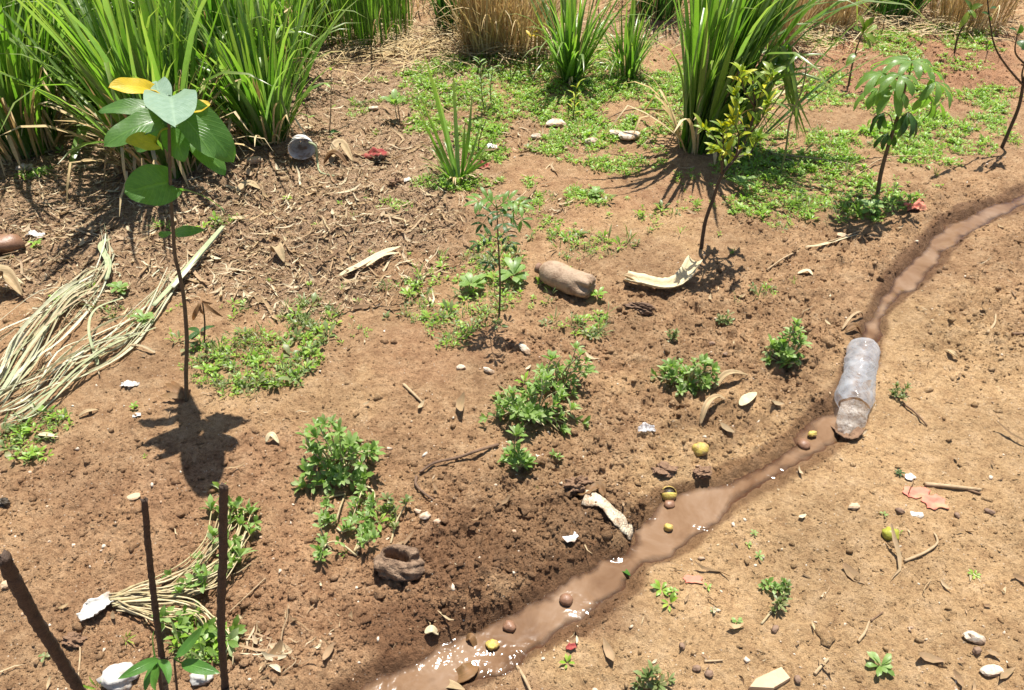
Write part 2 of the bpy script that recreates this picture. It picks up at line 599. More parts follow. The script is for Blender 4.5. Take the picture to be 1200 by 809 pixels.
def water_mat():
    m, nt = nt_new('muddy_water')
    n = N(nt)
    pos = n('ShaderNodeNewGeometry').outputs['Position']
    big = n.noise(pos, 6, 5, 0.65, 0.8)
    c = n.ramp(n.rng(big, 0.3, 0.7), [(0, (0.135, 0.072, 0.035)), (0.45, (0.20, 0.118, 0.064)), (1, (0.265, 0.176, 0.112))])
    rp = n.noise(pos, 27, 1, 0.5, 0.6)
    rp2 = n.noise(pos, 90, 1, 0.5)
    calm = n.rng(n.noise(pos, 4.5, 2), 0.48, 0.62, 0.05, 0.8)
    b = n('ShaderNodeBump', None, Strength=calm, Distance=0.014, Height=n.math('ADD', rp, n.math('MULTIPLY', rp2, 0.14)))
    pb = n('ShaderNodeBsdfPrincipled', None, Base_Color=c, Roughness=0.13, Normal=b.outputs[0], IOR=1.333)
    dep = n('ShaderNodeAttribute', {'attribute_name': 'depth'}).outputs['Fac']
    body = n.rng(n.math('ADD', dep, n.math('MULTIPLY', n.math('SUBTRACT', big, 0.5), 0.010)), 0.001, 0.019, 0.18, 0.95)
    tp = n('ShaderNodeBsdfTransparent', None, Color=(0.70, 0.52, 0.38, 1))
    gl = n('ShaderNodeBsdfGlossy', None, Roughness=0.06, Normal=b.outputs[0], Color=(1, 1, 1, 1))
    fr = n('ShaderNodeFresnel', None, IOR=1.333, Normal=b.outputs[0])
    clear = n('ShaderNodeMixShader', None, _0=fr.outputs[0], _1=tp.outputs[0], _2=gl.outputs[0])
    ms = n('ShaderNodeMixShader', None, _0=body, _1=clear.outputs[0], _2=pb.outputs[0])
    n.out(ms.outputs[0])
    return m


def film_mat(name, opac, tint=(0.86, 0.90, 0.95), rough=0.12, bscale=24, bstr=0.8):
    m, nt = nt_new(name)
    n = N(nt)
    tc = n('ShaderNodeTexCoord').outputs['Object']
    nz = n.noise(tc, bscale, 4, 0.6, 0.8)
    b = n('ShaderNodeBump', None, Strength=bstr, Distance=0.004, Height=nz)
    pb = n('ShaderNodeBsdfPrincipled', None, Base_Color=(*tint, 1), Roughness=rough, Normal=b.outputs[0])
    pb.inputs['Specular IOR Level'].default_value = 0.8
    tl = n('ShaderNodeBsdfTranslucent', None, Color=(*tint, 1), Normal=b.outputs[0])
    body = n('ShaderNodeMixShader', None, _0=0.5, _1=pb.outputs[0], _2=tl.outputs[0])
    tp = n('ShaderNodeBsdfTransparent', None, Color=(0.93, 0.95, 0.97, 1))
    lw = n('ShaderNodeLayerWeight', None, Blend=0.35, Normal=b.outputs[0])
    op = n.math('ADD', n.math('MULTIPLY', lw.outputs['Facing'], 0.20), n.rng(nz, 0.35, 0.68, opac * 0.35, opac * 1.2))
    ms = n('ShaderNodeMixShader', None, _0=n.math('MINIMUM', op, 1.0), _1=tp.outputs[0], _2=body.outputs[0])
    n.out(ms.outputs[0])
    return m


M = dict(
    soil=soil_mat(), water=water_mat(),
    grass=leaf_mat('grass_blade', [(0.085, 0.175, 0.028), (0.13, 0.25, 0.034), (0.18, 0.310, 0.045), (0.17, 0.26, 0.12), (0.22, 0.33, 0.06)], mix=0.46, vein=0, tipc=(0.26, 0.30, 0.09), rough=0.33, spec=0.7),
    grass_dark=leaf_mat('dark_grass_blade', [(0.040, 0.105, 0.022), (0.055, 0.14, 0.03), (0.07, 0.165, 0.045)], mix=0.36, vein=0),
    straw=leaf_mat('dry_grass_blade', [(0.66, 0.50, 0.28), (0.56, 0.39, 0.19), (0.70, 0.57, 0.37), (0.44, 0.29, 0.14), (0.60, 0.46, 0.27)], trans=(1.0, 0.9, 0.7), mix=0.25, vein=0, rough=0.7, spec=0.2),
    straw_pale=leaf_mat('bleached_straw', [(0.64, 0.59, 0.45), (0.48, 0.46, 0.31), (0.74, 0.69, 0.56), (0.40, 0.44, 0.25), (0.55, 0.43, 0.28), (0.34, 0.26, 0.16)], trans=(1.0, 0.95, 0.8), mix=0.2, vein=0, rough=0.7, spec=0.25),
    chaff=leaf_mat('dry_chaff', [(0.27, 0.165, 0.095), (0.48, 0.33, 0.19), (0.13, 0.075, 0.042), (0.60, 0.46, 0.29), (0.32, 0.19, 0.11), (0.70, 0.59, 0.42), (0.40, 0.27, 0.16), (0.20, 0.12, 0.07)], trans=(1.0, 0.85, 0.6), mix=0.15, vein=0, rough=0.85, spec=0.15),
    weed=leaf_mat('weed_leaf', [(0.19, 0.33, 0.035), (0.28, 0.44, 0.045), (0.23, 0.36, 0.07), (0.38, 0.50, 0.08)], mix=0.35, vein=0),
    weed_grey=leaf_mat('dull_weed_leaf', [(0.15, 0.21, 0.07), (0.22, 0.27, 0.10), (0.28, 0.27, 0.13), (0.12, 0.19, 0.05)], mix=0.3, vein=0),
    bush=leaf_mat('bush_leaf', [(0.14, 0.24, 0.048), (0.21, 0.33, 0.07), (0.31, 0.42, 0.16), (0.24, 0.36, 0.08), (0.42, 0.48, 0.26)], mix=0.36, vein=0.15, rough=0.38),
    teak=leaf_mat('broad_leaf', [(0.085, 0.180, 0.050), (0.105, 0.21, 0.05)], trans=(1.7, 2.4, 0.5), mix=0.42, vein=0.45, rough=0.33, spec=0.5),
    teak_pale=leaf_mat('sky_sheen_leaf', [(0.24, 0.335, 0.235), (0.23, 0.325, 0.225)], mix=0.15, vein=0.26, rough=0.36, spec=0.6),  # pale bluish sky sheen put into the leaf colour
    yellow=leaf_mat('yellow_leaf', [(0.64, 0.43, 0.02), (0.68, 0.50, 0.03)], trans=(1.2, 1.05, 0.4), mix=0.3, vein=0.2, spot=0.4),
    lime=leaf_mat('lime_leaf', [(0.40, 0.45, 0.03), (0.36, 0.42, 0.03)], trans=(1.3, 1.3, 0.4), mix=0.35, vein=0.2),
    citrus=leaf_mat('citrus_leaf', [(0.13, 0.21, 0.026), (0.20, 0.29, 0.04), (0.30, 0.37, 0.06), (0.11, 0.18, 0.03)], mix=0.35, vein=0.2, rough=0.33),
    citrus_y=leaf_mat('yellowing_leaf', [(0.48, 0.52, 0.03), (0.36, 0.46, 0.035), (0.62, 0.56, 0.035), (0.44, 0.50, 0.03)], trans=(1.3, 1.25, 0.4), mix=0.35, vein=0.3, rough=0.36),
    cassava=leaf_mat('cassava_leaf', [(0.16, 0.28, 0.055), (0.22, 0.35, 0.08), (0.13, 0.23, 0.05)], mix=0.45, vein=0.2, rough=0.36),  # pale sheen of the top leaves is lightened into this green
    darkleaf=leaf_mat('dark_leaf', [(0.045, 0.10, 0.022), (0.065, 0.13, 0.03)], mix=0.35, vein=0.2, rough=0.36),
    young=leaf_mat('young_leaf', [(0.075, 0.20, 0.03), (0.11, 0.25, 0.05)], mix=0.34, vein=0.35, rough=0.33),
    brownleaf=leaf_mat('brown_leaf', [(0.30, 0.17, 0.07), (0.24, 0.12, 0.05)], trans=(1.1, 0.8, 0.5), mix=0.3, vein=0.2, rough=0.6),
    deadleaf=leaf_mat('dead_leaf', [(0.46, 0.30, 0.16), (0.52, 0.38, 0.22), (0.40, 0.24, 0.12)], trans=(1.0, 0.85, 0.6), mix=0.2, vein=0.25, rough=0.75),
    huskpale=leaf_mat('pale_husk', [(0.70, 0.58, 0.38), (0.66, 0.52, 0.32)], trans=(1.0, 0.95, 0.8), mix=0.1, vein=0.1, rough=0.6, spot=0.5),
    stem_green=plain('green_stem', [(0.16, 0.19, 0.06), (0.26, 0.24, 0.10)], 0.6, 60),
    stem_brown=plain('brown_stem', [(0.085, 0.06, 0.035), (0.17, 0.12, 0.07)], 0.75, 70),
    stem_dark=plain('dark_stem', [(0.05, 0.036, 0.024), (0.11, 0.075, 0.05)], 0.75, 70),
    stem_tan=plain('tan_vine', [(0.44, 0.35, 0.19), (0.56, 0.47, 0.29), (0.34, 0.26, 0.14), (0.48, 0.43, 0.22)], 0.7, 50, island=True),
    stake=plain('weathered_stake', [(0.035, 0.022, 0.016), (0.085, 0.055, 0.038), (0.05, 0.03, 0.02)], 0.75, 45, bump=0.8, bdist=0.004),
    twig=plain('dry_twig', [(0.30, 0.20, 0.11), (0.46, 0.34, 0.20)], 0.8, 60),
    twig_dark=plain('brown_twig', [(0.12, 0.07, 0.04), (0.23, 0.14, 0.08)], 0.85, 60),
    root=plain('old_root', [(0.10, 0.06, 0.04), (0.21, 0.13, 0.08)], 0.85, 50, bump=0.9),
    stone_pale=plain('pale_stone', [(0.54, 0.46, 0.35), (0.66, 0.59, 0.48), (0.48, 0.38, 0.27)], 0.9, 30, dirt=0.7, bump=0.7),
    stone_tan=plain('tan_stone', [(0.46, 0.33, 0.20), (0.56, 0.42, 0.28)], 0.85, 30, dirt=0.4, bump=0.6),
    stone_wet=plain('wet_brown_stone', [(0.17, 0.085, 0.048), (0.29, 0.16, 0.095)], 0.42, 35, spec=0.4),
    clod=plain('dark_clod', [(0.19, 0.110, 0.065), (0.31, 0.190, 0.115)], 0.95, 60, bump=1.0, bdist=0.006),
    slab=plain('sandy_slab', [(0.47, 0.33, 0.20), (0.57, 0.42, 0.27)], 0.85, 25, dirt=0.2),
    white=plain('white_paper', [(0.56, 0.54, 0.50), (0.44, 0.41, 0.36)], 0.75, 30, dirt=0.25),
    whitec=plain('white_plastic', [(0.72, 0.70, 0.68), (0.62, 0.59, 0.56)], 0.45, 30, dirt=0.45),
    bark=plain('bleached_bark', [(0.56, 0.46, 0.31), (0.66, 0.57, 0.42), (0.38, 0.26, 0.15)], 0.85, 45, bump=1.0, bdist=.006, dirt=0.45),
    shell=plain('rotten_shell', [(0.06, 0.036, 0.024), (0.21, 0.135, 0.085), (0.36, 0.25, 0.165)], 0.9, 45, bump=1.0, bdist=0.005),
    red=plain('faded_red_cloth', [(0.24, 0.035, 0.035), (0.34, 0.07, 0.06)], 0.9, 50, dirt=0.45),
    redp=plain('sun_faded_red_plastic', [(0.58, 0.15, 0.10), (0.64, 0.25, 0.17)], 0.8, 30, dirt=0.3, dirtc=(0.47, 0.28, 0.145)),
    fruit_y=plain('yellow_fruit', [(0.46, 0.32, 0.05), (0.58, 0.44, 0.10), (0.34, 0.22, 0.05)], 0.45, 60, spec=0.4, dirt=0.5, bump=.8),
    fruit_g=plain('green_fruit', [(0.24, 0.25, 0.03), (0.40, 0.38, 0.05)], 0.4, 45, spec=0.5),
    seed=plain('dark_seed', [(0.03, 0.022, 0.015), (0.07, 0.05, 0.03)], 0.4, 60),
    nut=plain('brown_nut', [(0.15, 0.09, 0.06), (0.29, 0.19, 0.125)], 0.7, 60, dirt=.35),
    mudbottle=plain('mud_coated_plastic', [(0.30, 0.205, 0.13), (0.38, 0.27, 0.18), (0.25, 0.165, 0.105)], 0.65, 34, bump=0.6, bdist=.004, dirt=0.4, dirtc=(0.20, 0.125, 0.075)),
    mudcap=plain('muddy_cap', [(0.20, 0.11, 0.07), (0.28, 0.17, 0.11)], 0.7, 40),
    film=film_mat('clear_crumpled_plastic', 0.33), film_dirty=film_mat('torn_dirty_plastic', 0.55, (0.80, 0.74, 0.66), 0.2, 90, 0.8),
    wrap=film_mat('clear_wrapper', 0.75, (0.9, 0.9, 0.92), 0.1, 120, 0.9),
    pebble=plain('pebble', [(0.30, 0.20, 0.13), (0.48, 0.36, 0.24), (0.64, 0.55, 0.43), (0.40, 0.26, 0.16), (0.70, 0.64, 0.54)], 0.85, 50, island=True),
)
# ------------------------------------------------------------------ ground sheet
def build_ground():
    us = np.linspace(-1, 1, 1010)
    ext = np.geomspace(0.02, 260, 34)
    us = np.concatenate([-(1 + ext[::-1]), us, 1 + ext])
    pys = np.arange(905, -70, -1.12)
    dep = PITCH + np.arctan((pys - CY) / F)
    ys = CAM_H / np.tan(dep)
    ys = np.concatenate([-np.geomspace(0.06, 60, 26)[::-1] + ys[0], ys, ys[-1] + np.geomspace(0.03, 400, 40)])
    wid = np.maximum(ys, 0.35) * CP + CAM_H * SP
    hw = np.minimum(wid, 8.0) * 600 / F * 1.05 + 0.06
    X = us[None, :] * hw[:, None]
    Y = np.repeat(ys[:, None], len(us), 1)
    x, y = X.ravel(), Y.ravel()
    m = masks(x, y)
    z = height(x, y, m)
    nr, nc = X.shape
    GRID.update(ys=ys, us=us, hw=hw, Z=z.reshape(nr, nc))
    i = np.arange(nr - 1)[:, None] * nc + np.arange(nc - 1)[None, :]
    Fc = np.stack([i, i + 1, i + 1 + nc, i + nc], -1).reshape(-1, 4)
    o = link_mesh('ground', np.stack([x, y, z], -1), Fc, None, M['soil'])
    o['kind'] = 'structure'
    set_cover(o, m)


def set_cover(o, m):
    ca = o.data.color_attributes.new('cover', 'FLOAT_COLOR', 'POINT')
    d = np.stack([m['wet'], m['smo'], m['red'], m['lit']], -1).astype(np.float32)
    ca.data.foreach_set('color', d.ravel())


build_ground()

# ------------------------------------------------------------------ scattered stuff (uncountable)
def ico(sub):
    import bmesh
    bm = bmesh.new()
    bmesh.ops.create_icosphere(bm, subdivisions=sub, radius=1)
    V = np.array([v.co for v in bm.verts])
    T = np.array([[v.index for v in f.verts] for f in bm.faces])
    bm.free()
    return V, T


def lumpy(V, s, amt=0.35, fr=1.3):
    n = fbm(V[:, 0] * 1.0 + V[:, 2] * 0.7 + 9 * s, V[:, 1] + V[:, 2] * 0.9 + 3 * s, 1 / fr, s, 3)
    return V * (1 + amt * 2 * n)[:, None]


def Hv(xs, ys):
    Z, us = GRID['Z'], GRID['us']
    i = np.clip(np.searchsorted(GRID['ys'], ys) - 1, 0, len(GRID['ys']) - 2)
    f = np.clip((ys - GRID['ys'][i]) / (GRID['ys'][i + 1] - GRID['ys'][i]), 0, 1)
    u = xs / (GRID['hw'][i] * (1 - f) + GRID['hw'][i + 1] * f)
    j = np.clip(np.searchsorted(us, u) - 1, 0, len(us) - 2)
    g = np.clip((u - us[j]) / (us[j + 1] - us[j]), 0, 1)
    return (Z[i, j] * (1 - g) + Z[i, j + 1] * g) * (1 - f) + (Z[i + 1, j] * (1 - g) + Z[i + 1, j + 1] * g) * f


def rand_pts(n, box=(-60, 1260, -8, 850)):
    """points strewn over the ground, thinning out slowly with distance"""
    y0, y1 = G0(600, box[3])[1], G0(600, box[2])[1]
    ys = y0 * (y1 / y0) ** RNG.uniform(0, 1, n)
    hw = (ys * CP + CAM_H * SP) / F
    xs = (RNG.uniform(box[0], box[1], n) - CX) * hw
    return xs, ys


# water sheet: the muddier it looks the deeper it is
rows = []
c = spline([Vector((a[0], a[1], a[2])) for a in SPTS], 900)
for i, p in enumerate(c):
    a, b = c[max(i - 1, 0)], c[min(i + 1, len(c) - 1)]
    d = Vector((b.x - a.x, b.y - a.y, 0)).normalized()
    s = Vector((-d.y, d.x, 0))
    w = p.z + 0.036
    rows.append([Vector((p.x, p.y, WZ)) + s * (w * k / 14) for k in range(14, -15, -1)])
mb = MB()
mb.grid(rows)
o = mb.build('stream_water', M['water'])
o['kind'] = 'structure'
wv = np.array(mb.v)
dep = WZ - Hv(wv[:, 0], wv[:, 1])
at = o.data.attributes.new('depth', 'FLOAT', 'POINT')
at.data.foreach_set('value', dep.astype(np.float32))


def rotmats(n, tilt=0.4):
    a = RNG.uniform(0, 2 * np.pi, n)
    t = RNG.normal(0, tilt, n)
    b = RNG.uniform(0, 2 * np.pi, n)
    ca, sa, ct, st, cb, sb = np.cos(a), np.sin(a), np.cos(t), np.sin(t), np.cos(b), np.sin(b)
    Rz = np.zeros((n, 3, 3)); Rz[:, 0, 0] = ca; Rz[:, 0, 1] = -sa; Rz[:, 1, 0] = sa; Rz[:, 1, 1] = ca; Rz[:, 2, 2] = 1
    Rx = np.zeros((n, 3, 3)); Rx[:, 0, 0] = 1; Rx[:, 1, 1] = ct; Rx[:, 1, 2] = -st; Rx[:, 2, 1] = st; Rx[:, 2, 2] = ct
    Rb = np.zeros((n, 3, 3)); Rb[:, 0, 0] = cb; Rb[:, 0, 1] = -sb; Rb[:, 1, 0] = sb; Rb[:, 1, 1] = cb; Rb[:, 2, 2] = 1
    return Rb @ Rx @ Rz


def scatter(name, temps, xs, ys, size, mat, sink=0.0, tilt=0.4, scale3=None, cover=False, z=None, sm=True):
    n = len(xs)
    if z is None:
        z = Hv(xs, ys)
    RM = rotmats(n, tilt)
    if scale3 is None:
        scale3 = np.ones((n, 3))
    which = RNG.integers(0, len(temps), n)
    Vs, Fs, Us, owner, base = [], [], [], [], 0
    for k, (V, Fc, UV) in enumerate(temps):
        idx = np.nonzero(which == k)[0]
        if not len(idx):
            continue
        W = V[None] * (scale3[idx] * size[idx, None])[:, None, :]
        W = np.einsum('nij,nvj->nvi', RM[idx], W)
        W = W + np.stack([xs[idx], ys[idx], z[idx] + sink * size[idx]], -1)[:, None, :]
        nv = V.shape[0]
        Vs.append(W.reshape(-1, 3))
        Fs.append((Fc[None] + (np.arange(len(idx)) * nv + base)[:, None, None]).reshape(-1, Fc.shape[1]))
        if UV is not None:
            Us.append(np.tile(UV, (len(idx), 1)))
        owner.append(np.repeat(idx, nv))
        base += nv * len(idx)
    o = link_mesh(name, np.concatenate(Vs), np.concatenate(Fs), np.concatenate(Us) if Us else None, mat, None, sm)
    o['kind'] = 'stuff'
    if cover:
        ow = np.concatenate(owner)
        m = masks(xs, ys)
        set_cover(o, {k: m[k][ow] for k in ('wet', 'smo', 'red', 'lit')})
    return o


def keep(xs, ys, prob):
    k = RNG.uniform(0, 1, len(xs)) < prob
    return xs[k], ys[k]


V1, T1 = ico(1)
V2, T2 = ico(2)
OCT = (np.array([[1, 0, 0], [-1, 0, 0], [0, 1, 0], [0, -1, 0], [0, 0, 1], [0, 0, -1.0]]), np.array([[0, 2, 4], [2, 1, 4], [1, 3, 4], [3, 0, 4], [2, 0, 5], [1, 2, 5], [3, 1, 5], [0, 3, 5]]))
V0, T0 = ico(1)
GRIT = [(OCT[0] * RNG.uniform(.5, 1.2, (6, 1)) + RNG.normal(0, .16, (6, 3)), OCT[1], None) for _ in range(12)]
CLOD1 = [(lumpy(V0, s, 0.6, 2.2) + RNG.normal(0, .05, V0.shape), T0, None) for s in range(10)]
CLOD2 = [(lumpy(V2, s + 20, 0.55, 2.6) + RNG.normal(0, .02, V2.shape), T2, None) for s in range(8)]

# crumbs of soil
xs, ys = rand_pts(190000)
m = masks(xs, ys)
pr = np.clip(0.30 + 0.75 * m['til'] + 0.25 * m['lit'] - 0.18 * m['smo'] + 0.5 * fbm(xs, ys, .25, 201), 0.08, 1) * (m['gap'] > 0.0)
xs, ys = keep(xs, ys, pr)
sz = np.clip(RNG.lognormal(-6.25, 0.42, len(xs)), 0.0009, 0.0055)
scatter('soil_grit', GRIT, xs, ys, sz, M['soil'], 0.2, 1.5, None, True, sm=False)
xs, ys = rand_pts(34000)
m = masks(xs, ys)
pr = np.clip(0.12 + 0.85 * m['til'] + 0.2 * m['lit'] - 0.38 * m['smo'] + 0.5 * fbm(xs, ys, .2, 203), 0.05, 1) * (m['gap'] > 0.002)
xs, ys = keep(xs, ys, pr)
sz = np.clip(RNG.lognormal(-5.45, 0.42, len(xs)), 0.0025, 0.012)
scatter('soil_crumbs', CLOD1, xs, ys, sz, M['soil'], 0.1, 1.5, RNG.uniform(0.6, 1.3, (len(xs), 3)), True, sm=False)
xs, ys = rand_pts(2200)
m = masks(xs, ys)
pr = np.clip(0.9 * m['til'] - 0.15 - 0.3 * m['smo'] + 0.6 * fbm(xs, ys, .25, 205), 0.01, 1) * (m['gap'] > 0.01)
xs, ys = keep(xs, ys, pr)
sz = np.clip(RNG.lognormal(-4.75, 0.38, len(xs)), 0.005, 0.020)
scatter('soil_clods', CLOD2, xs, ys, sz, M['soil'], -0.15, 1.5, RNG.uniform(0.5, 1.25, (len(xs), 3)), True, sm=False)
# small stones
xs, ys = rand_pts(1700)
g = masks(xs, ys)['gap']
xs, ys = xs[g > 0.01], ys[g > 0.01]
sz = np.clip(RNG.lognormal(-6.1, 0.5, len(xs)), 0.0012, 0.008)
scatter('gravel', CLOD1, xs, ys, sz, M['pebble'], 0.1, 1.5, RNG.uniform(0.45, 1.2, (len(xs), 3)), sm=False)


def strip_t(n, w, bend, curl=0.0, twist=0.0, prof='strip'):
    V, UV = [], []
    f = PROF[prof]
    for i in range(n + 1):
        t = i / n
        x = t - 0.5
        hw = w * max(0.06, f(t))
        a = twist * x
        yb = bend[0] * (x * x * 4 - 0.3) + bend[1] * math.sin(t * 6.3)
        for u in (-1, 0, 1):
            V.append((x, yb + u * hw * math.cos(a), curl * (x * x * 4) + abs(u) * hw * 0.5 + u * hw * math.sin(a)))
            UV.append(((u + 1) / 2, t))
    Fc = [(i * 3 + j, i * 3 + j + 1, i * 3 + j + 4, i * 3 + j + 3) for i in range(n) for j in range(2)]
    return np.array(V), np.array(Fc), np.array(UV)


STRAW = [strip_t(4, RNG.uniform(0.014, 0.06), (RNG.normal(0, .07), RNG.normal(0, .05)), RNG.uniform(0, .18), RNG.normal(0, 1.2)) for _ in range(14)]
FLAKE = [strip_t(3, RNG.uniform(0.12, 0.26), (RNG.normal(0, .1), 0), RNG.uniform(0.05, .35), RNG.normal(0, .7), random.choice(['ovate', 'lance', 'strip'])) for _ in range(10)]

def litter(name, temps, n, mu, sd, lo, hi, bias, gain, lift, tilt):
    xs, ys = rand_pts(n)
    m = masks(xs, ys)
    pr = np.clip(m['lit'] * gain + bias + 0.35 * fbm(xs, ys, .3, 211) * (m['lit'] > .1), bias, 1) * (m['gap'] > 0.012)
    xs, ys = keep(xs, ys, pr)
    sz = np.clip(RNG.lognormal(mu, sd, len(xs)), lo, hi)
    scatter(name, temps, xs, ys, sz, M['chaff'], 0.0, tilt, z=Hv(xs, ys) + RNG.uniform(0.001, lift, len(xs)))


litter('straw_litter', STRAW, 62000, -3.15, 0.55, 0.012, 0.16, 0.002, 0.9, 0.014, 0.18)
litter('leaf_litter', FLAKE, 46000, -3.95, 0.5, 0.006, 0.065, 0.007, 0.8, 0.010, 0.35)
litter('plant_debris', STRAW + FLAKE, 2400, -5.05, 0.5, 0.004, 0.026, 0.6, 0.2, 0.003, 0.15)


# low weeds
def rosette_t(k, w, lift, prof, spread=0.25):
    b = MB()
    for i in range(k):
        a = 2 * math.pi * i / k + rnd(-.4, .4)
        e = lift * rnd(.5, 1.5)
        L = rnd(.65, 1.1)
        r0 = rnd(0, spread)
        p = Vector((math.cos(a) * r0, math.sin(a) * r0, rnd(0.0, .4) * lift))
        q = p + Vector((math.cos(a), math.sin(a), e)) * L
        leaf(b, p, q, w * L, (0, 0, 1), prof, 0.25, 0.12, 3, 2)
    return np.array(b.v), np.array(b.f), np.array(b.uv)


ROS = [rosette_t(random.randint(4, 7), rnd(.5, .75), rnd(.2, .8), random.choice(['obov', 'ovate', 'obov'])) for _ in range(10)]
TALL = [rosette_t(random.randint(4, 8), rnd(.25, .4), rnd(.6, 1.6), 'lance', .5) for _ in range(8)]


def green_density(xs, ys):
    m = masks(xs, ys)
    n = 1.25 * fbm(xs, ys, 0.17, 90, 4)
    n2 = fbm(xs, ys, 0.7, 95, 2)
    px, py = m['px'] + 60 * fbm(xs, ys, 0.4, 97), m['py'] + 25 * fbm(xs, ys, 0.3, 99)
    g = blob(px, py, GREEN)
    d = np.clip(g * 1.55 - 0.44 + 1.7 * n + 0.3 * n2, 0, 1)
    return np.where(g < 0.02, 0, d) * (m['gap'] > 0.02), py


xs, ys = rand_pts(230000)
d, py = green_density(xs, ys)
pf = smooth(330, 110, py)
x2, y2 = keep(xs, ys, d * (0.12 + 0.85 * pf))
print('ground cover', len(x2))
sz = np.clip(RNG.lognormal(-4.25, 0.38, len(x2)), 0.006, 0.034)
o = scatter('ground_cover', ROS, x2, y2, sz, M['weed'], 0.15, 0.25)
x3, y3 = keep(xs, ys, d * 0.11 * (1 - 0.5 * pf))
sz = np.clip(RNG.lognormal(-4.1, 0.4, len(x3)), 0.008, 0.04)
o = scatter('undergrowth', TALL + ROS[:4], x3, y3, sz, M['weed_grey'], 0.05, 0.3)
xs, ys = rand_pts(2000)
m = masks(xs, ys)
x4, y4 = keep(xs, ys, 0.02 * (m['gap'] > 0.03) + 0.22 * (blob(m['px'], m['py'], GREEN) > 0.1))
sz = np.clip(RNG.lognormal(-4.0, 0.35, len(x4)), 0.010, 0.034)
o = scatter('small_weeds', TALL + ROS, x4, y4, sz, M['weed'], 0.05, 0.3)
# ------------------------------------------------------------------ plant builders
def clump(label, px, py, n, Hm, rad, w, spread, mat='grass', dead=18, group=None, g=(.2, .7), lean=(0, 0), name='grass_clump', cat='grass clump', deadmat='straw', nseg=8, dead_len=.45):
    c = G(px, py)
    t = thing(name, label, cat, c, group)
    b = MB()
    for _ in range(int(n * 1.08)):
        a, r = rnd(0, 6.283), rad * math.sqrt(rnd(0, 1))
        p = c + Vector((math.cos(a) * r, math.sin(a) * r, -0.01))
        s = random.gauss(0, spread)
        a2 = a + rnd(-.9, .9)
        L = Hm * rnd(.35, 1.15)
        gg = rnd(*g) * (2.2 if random.random() < .45 else 1.05)
        blade(b, p, (math.cos(a2) * abs(s) + lean[0], math.sin(a2) * abs(s) + lean[1], 1), L, w * rnd(.6, 1.4), gg, nseg, kink=rnd(.45, .8) if random.random() < .10 else None)
    b.build('foliage', M[mat], t)
    if dead:
        b = MB()
        for _ in range(dead):
            a, r = rnd(0, 6.283), rad * math.sqrt(rnd(0.2, 1.3))
            p = c + Vector((math.cos(a) * r, math.sin(a) * r, -0.005))
            s = abs(random.gauss(.35, .35))
            blade(b, p, (math.cos(a) * s, math.sin(a) * s, 1), Hm * dead_len * rnd(.4, 1.2), w * rnd(.35, .8), rnd(.5, 1.3), 6, 'strip', kink=rnd(.3, .7) if random.random() < .4 else None)
        b.build('dry_foliage', M[deadmat], t)
    return t


def rosette(b, p, d, L, w, k, prof='obov', open_=0.9):
    """k leaves round a shoot tip that points along d"""
    x, y = frame(d)
    d = d.normalized()
    a0 = rnd(0, 6.28)
    for i in range(k):
        a = a0 + 2.4 * i
        e = open_ * (0.45 + 0.75 * (1 - i / k)) * rnd(.8, 1.2)
        v = (d * math.cos(e) + (x * math.cos(a) + y * math.sin(a)) * math.sin(e))
        q = p + v * L * rnd(.65, 1.1)
        leaf(b, p, q, w * rnd(.8, 1.15), d + Vector((0, 0, .6)), prof, 0.22, 0.10, 4, 2)


def bush(label, px, py, rx, ry, h, ns, L, w, name='leafy_weed', cat='plant', mat='bush', stem='stem_tan', group=None, k=8, low=True, bare=0.06, lean=(0, 0)):
    c = G(px, py)
    t = thing(name, label, cat, c, group)
    fb, sb = MB(), MB()
    for i in range(ns):
        a = 2.4 * i + rnd(-.3, .3)
        r = math.sqrt((i + .5) / ns) * rnd(.6, 1.12) * (1.35 if random.random() < .10 else 1)
        hh = h * (max(0.05, 1 - 0.75 * r * r)) * rnd(.35, 1.3) * (.75 + .5 * math.sin(2 * a + px))
        e = c + Vector((math.cos(a) * r * rx + lean[0] * hh, math.sin(a) * r * ry + lean[1] * hh, 0))
        e.z = H(e.x, e.y) + hh + 0.006
        s = c + Vector((math.cos(a) * r * rx * .25, math.sin(a) * r * ry * .25, -.006))
        mid = s.lerp(e, .5) + Vector((rnd(), rnd(), .6)) * h * .22
        tube(sb, [s, mid, e], .0026, .0014, 5, 5)
        if random.random() < bare:
            continue
        sc_ = rnd(.55, 1.25)
        rosette(fb, e, (e - mid) + Vector((rnd() * .3, rnd() * .3, .3)) * h, L * sc_, w * sc_, random.randint(k - 3, k + 1))
        for q in (.62, .8):
            if random.random() < .7:
                pq = s.lerp(mid, q * 2) if q < .5 else mid.lerp(e, (q - .5) * 2)
                rosette(fb, pq, e - s + rv(.02), L * rnd(.7, 1), w, random.randint(2, 4), open_=1.15)
    sb.build('stem', M[stem], t)
    fb.build('foliage', M[mat], t)
    return t


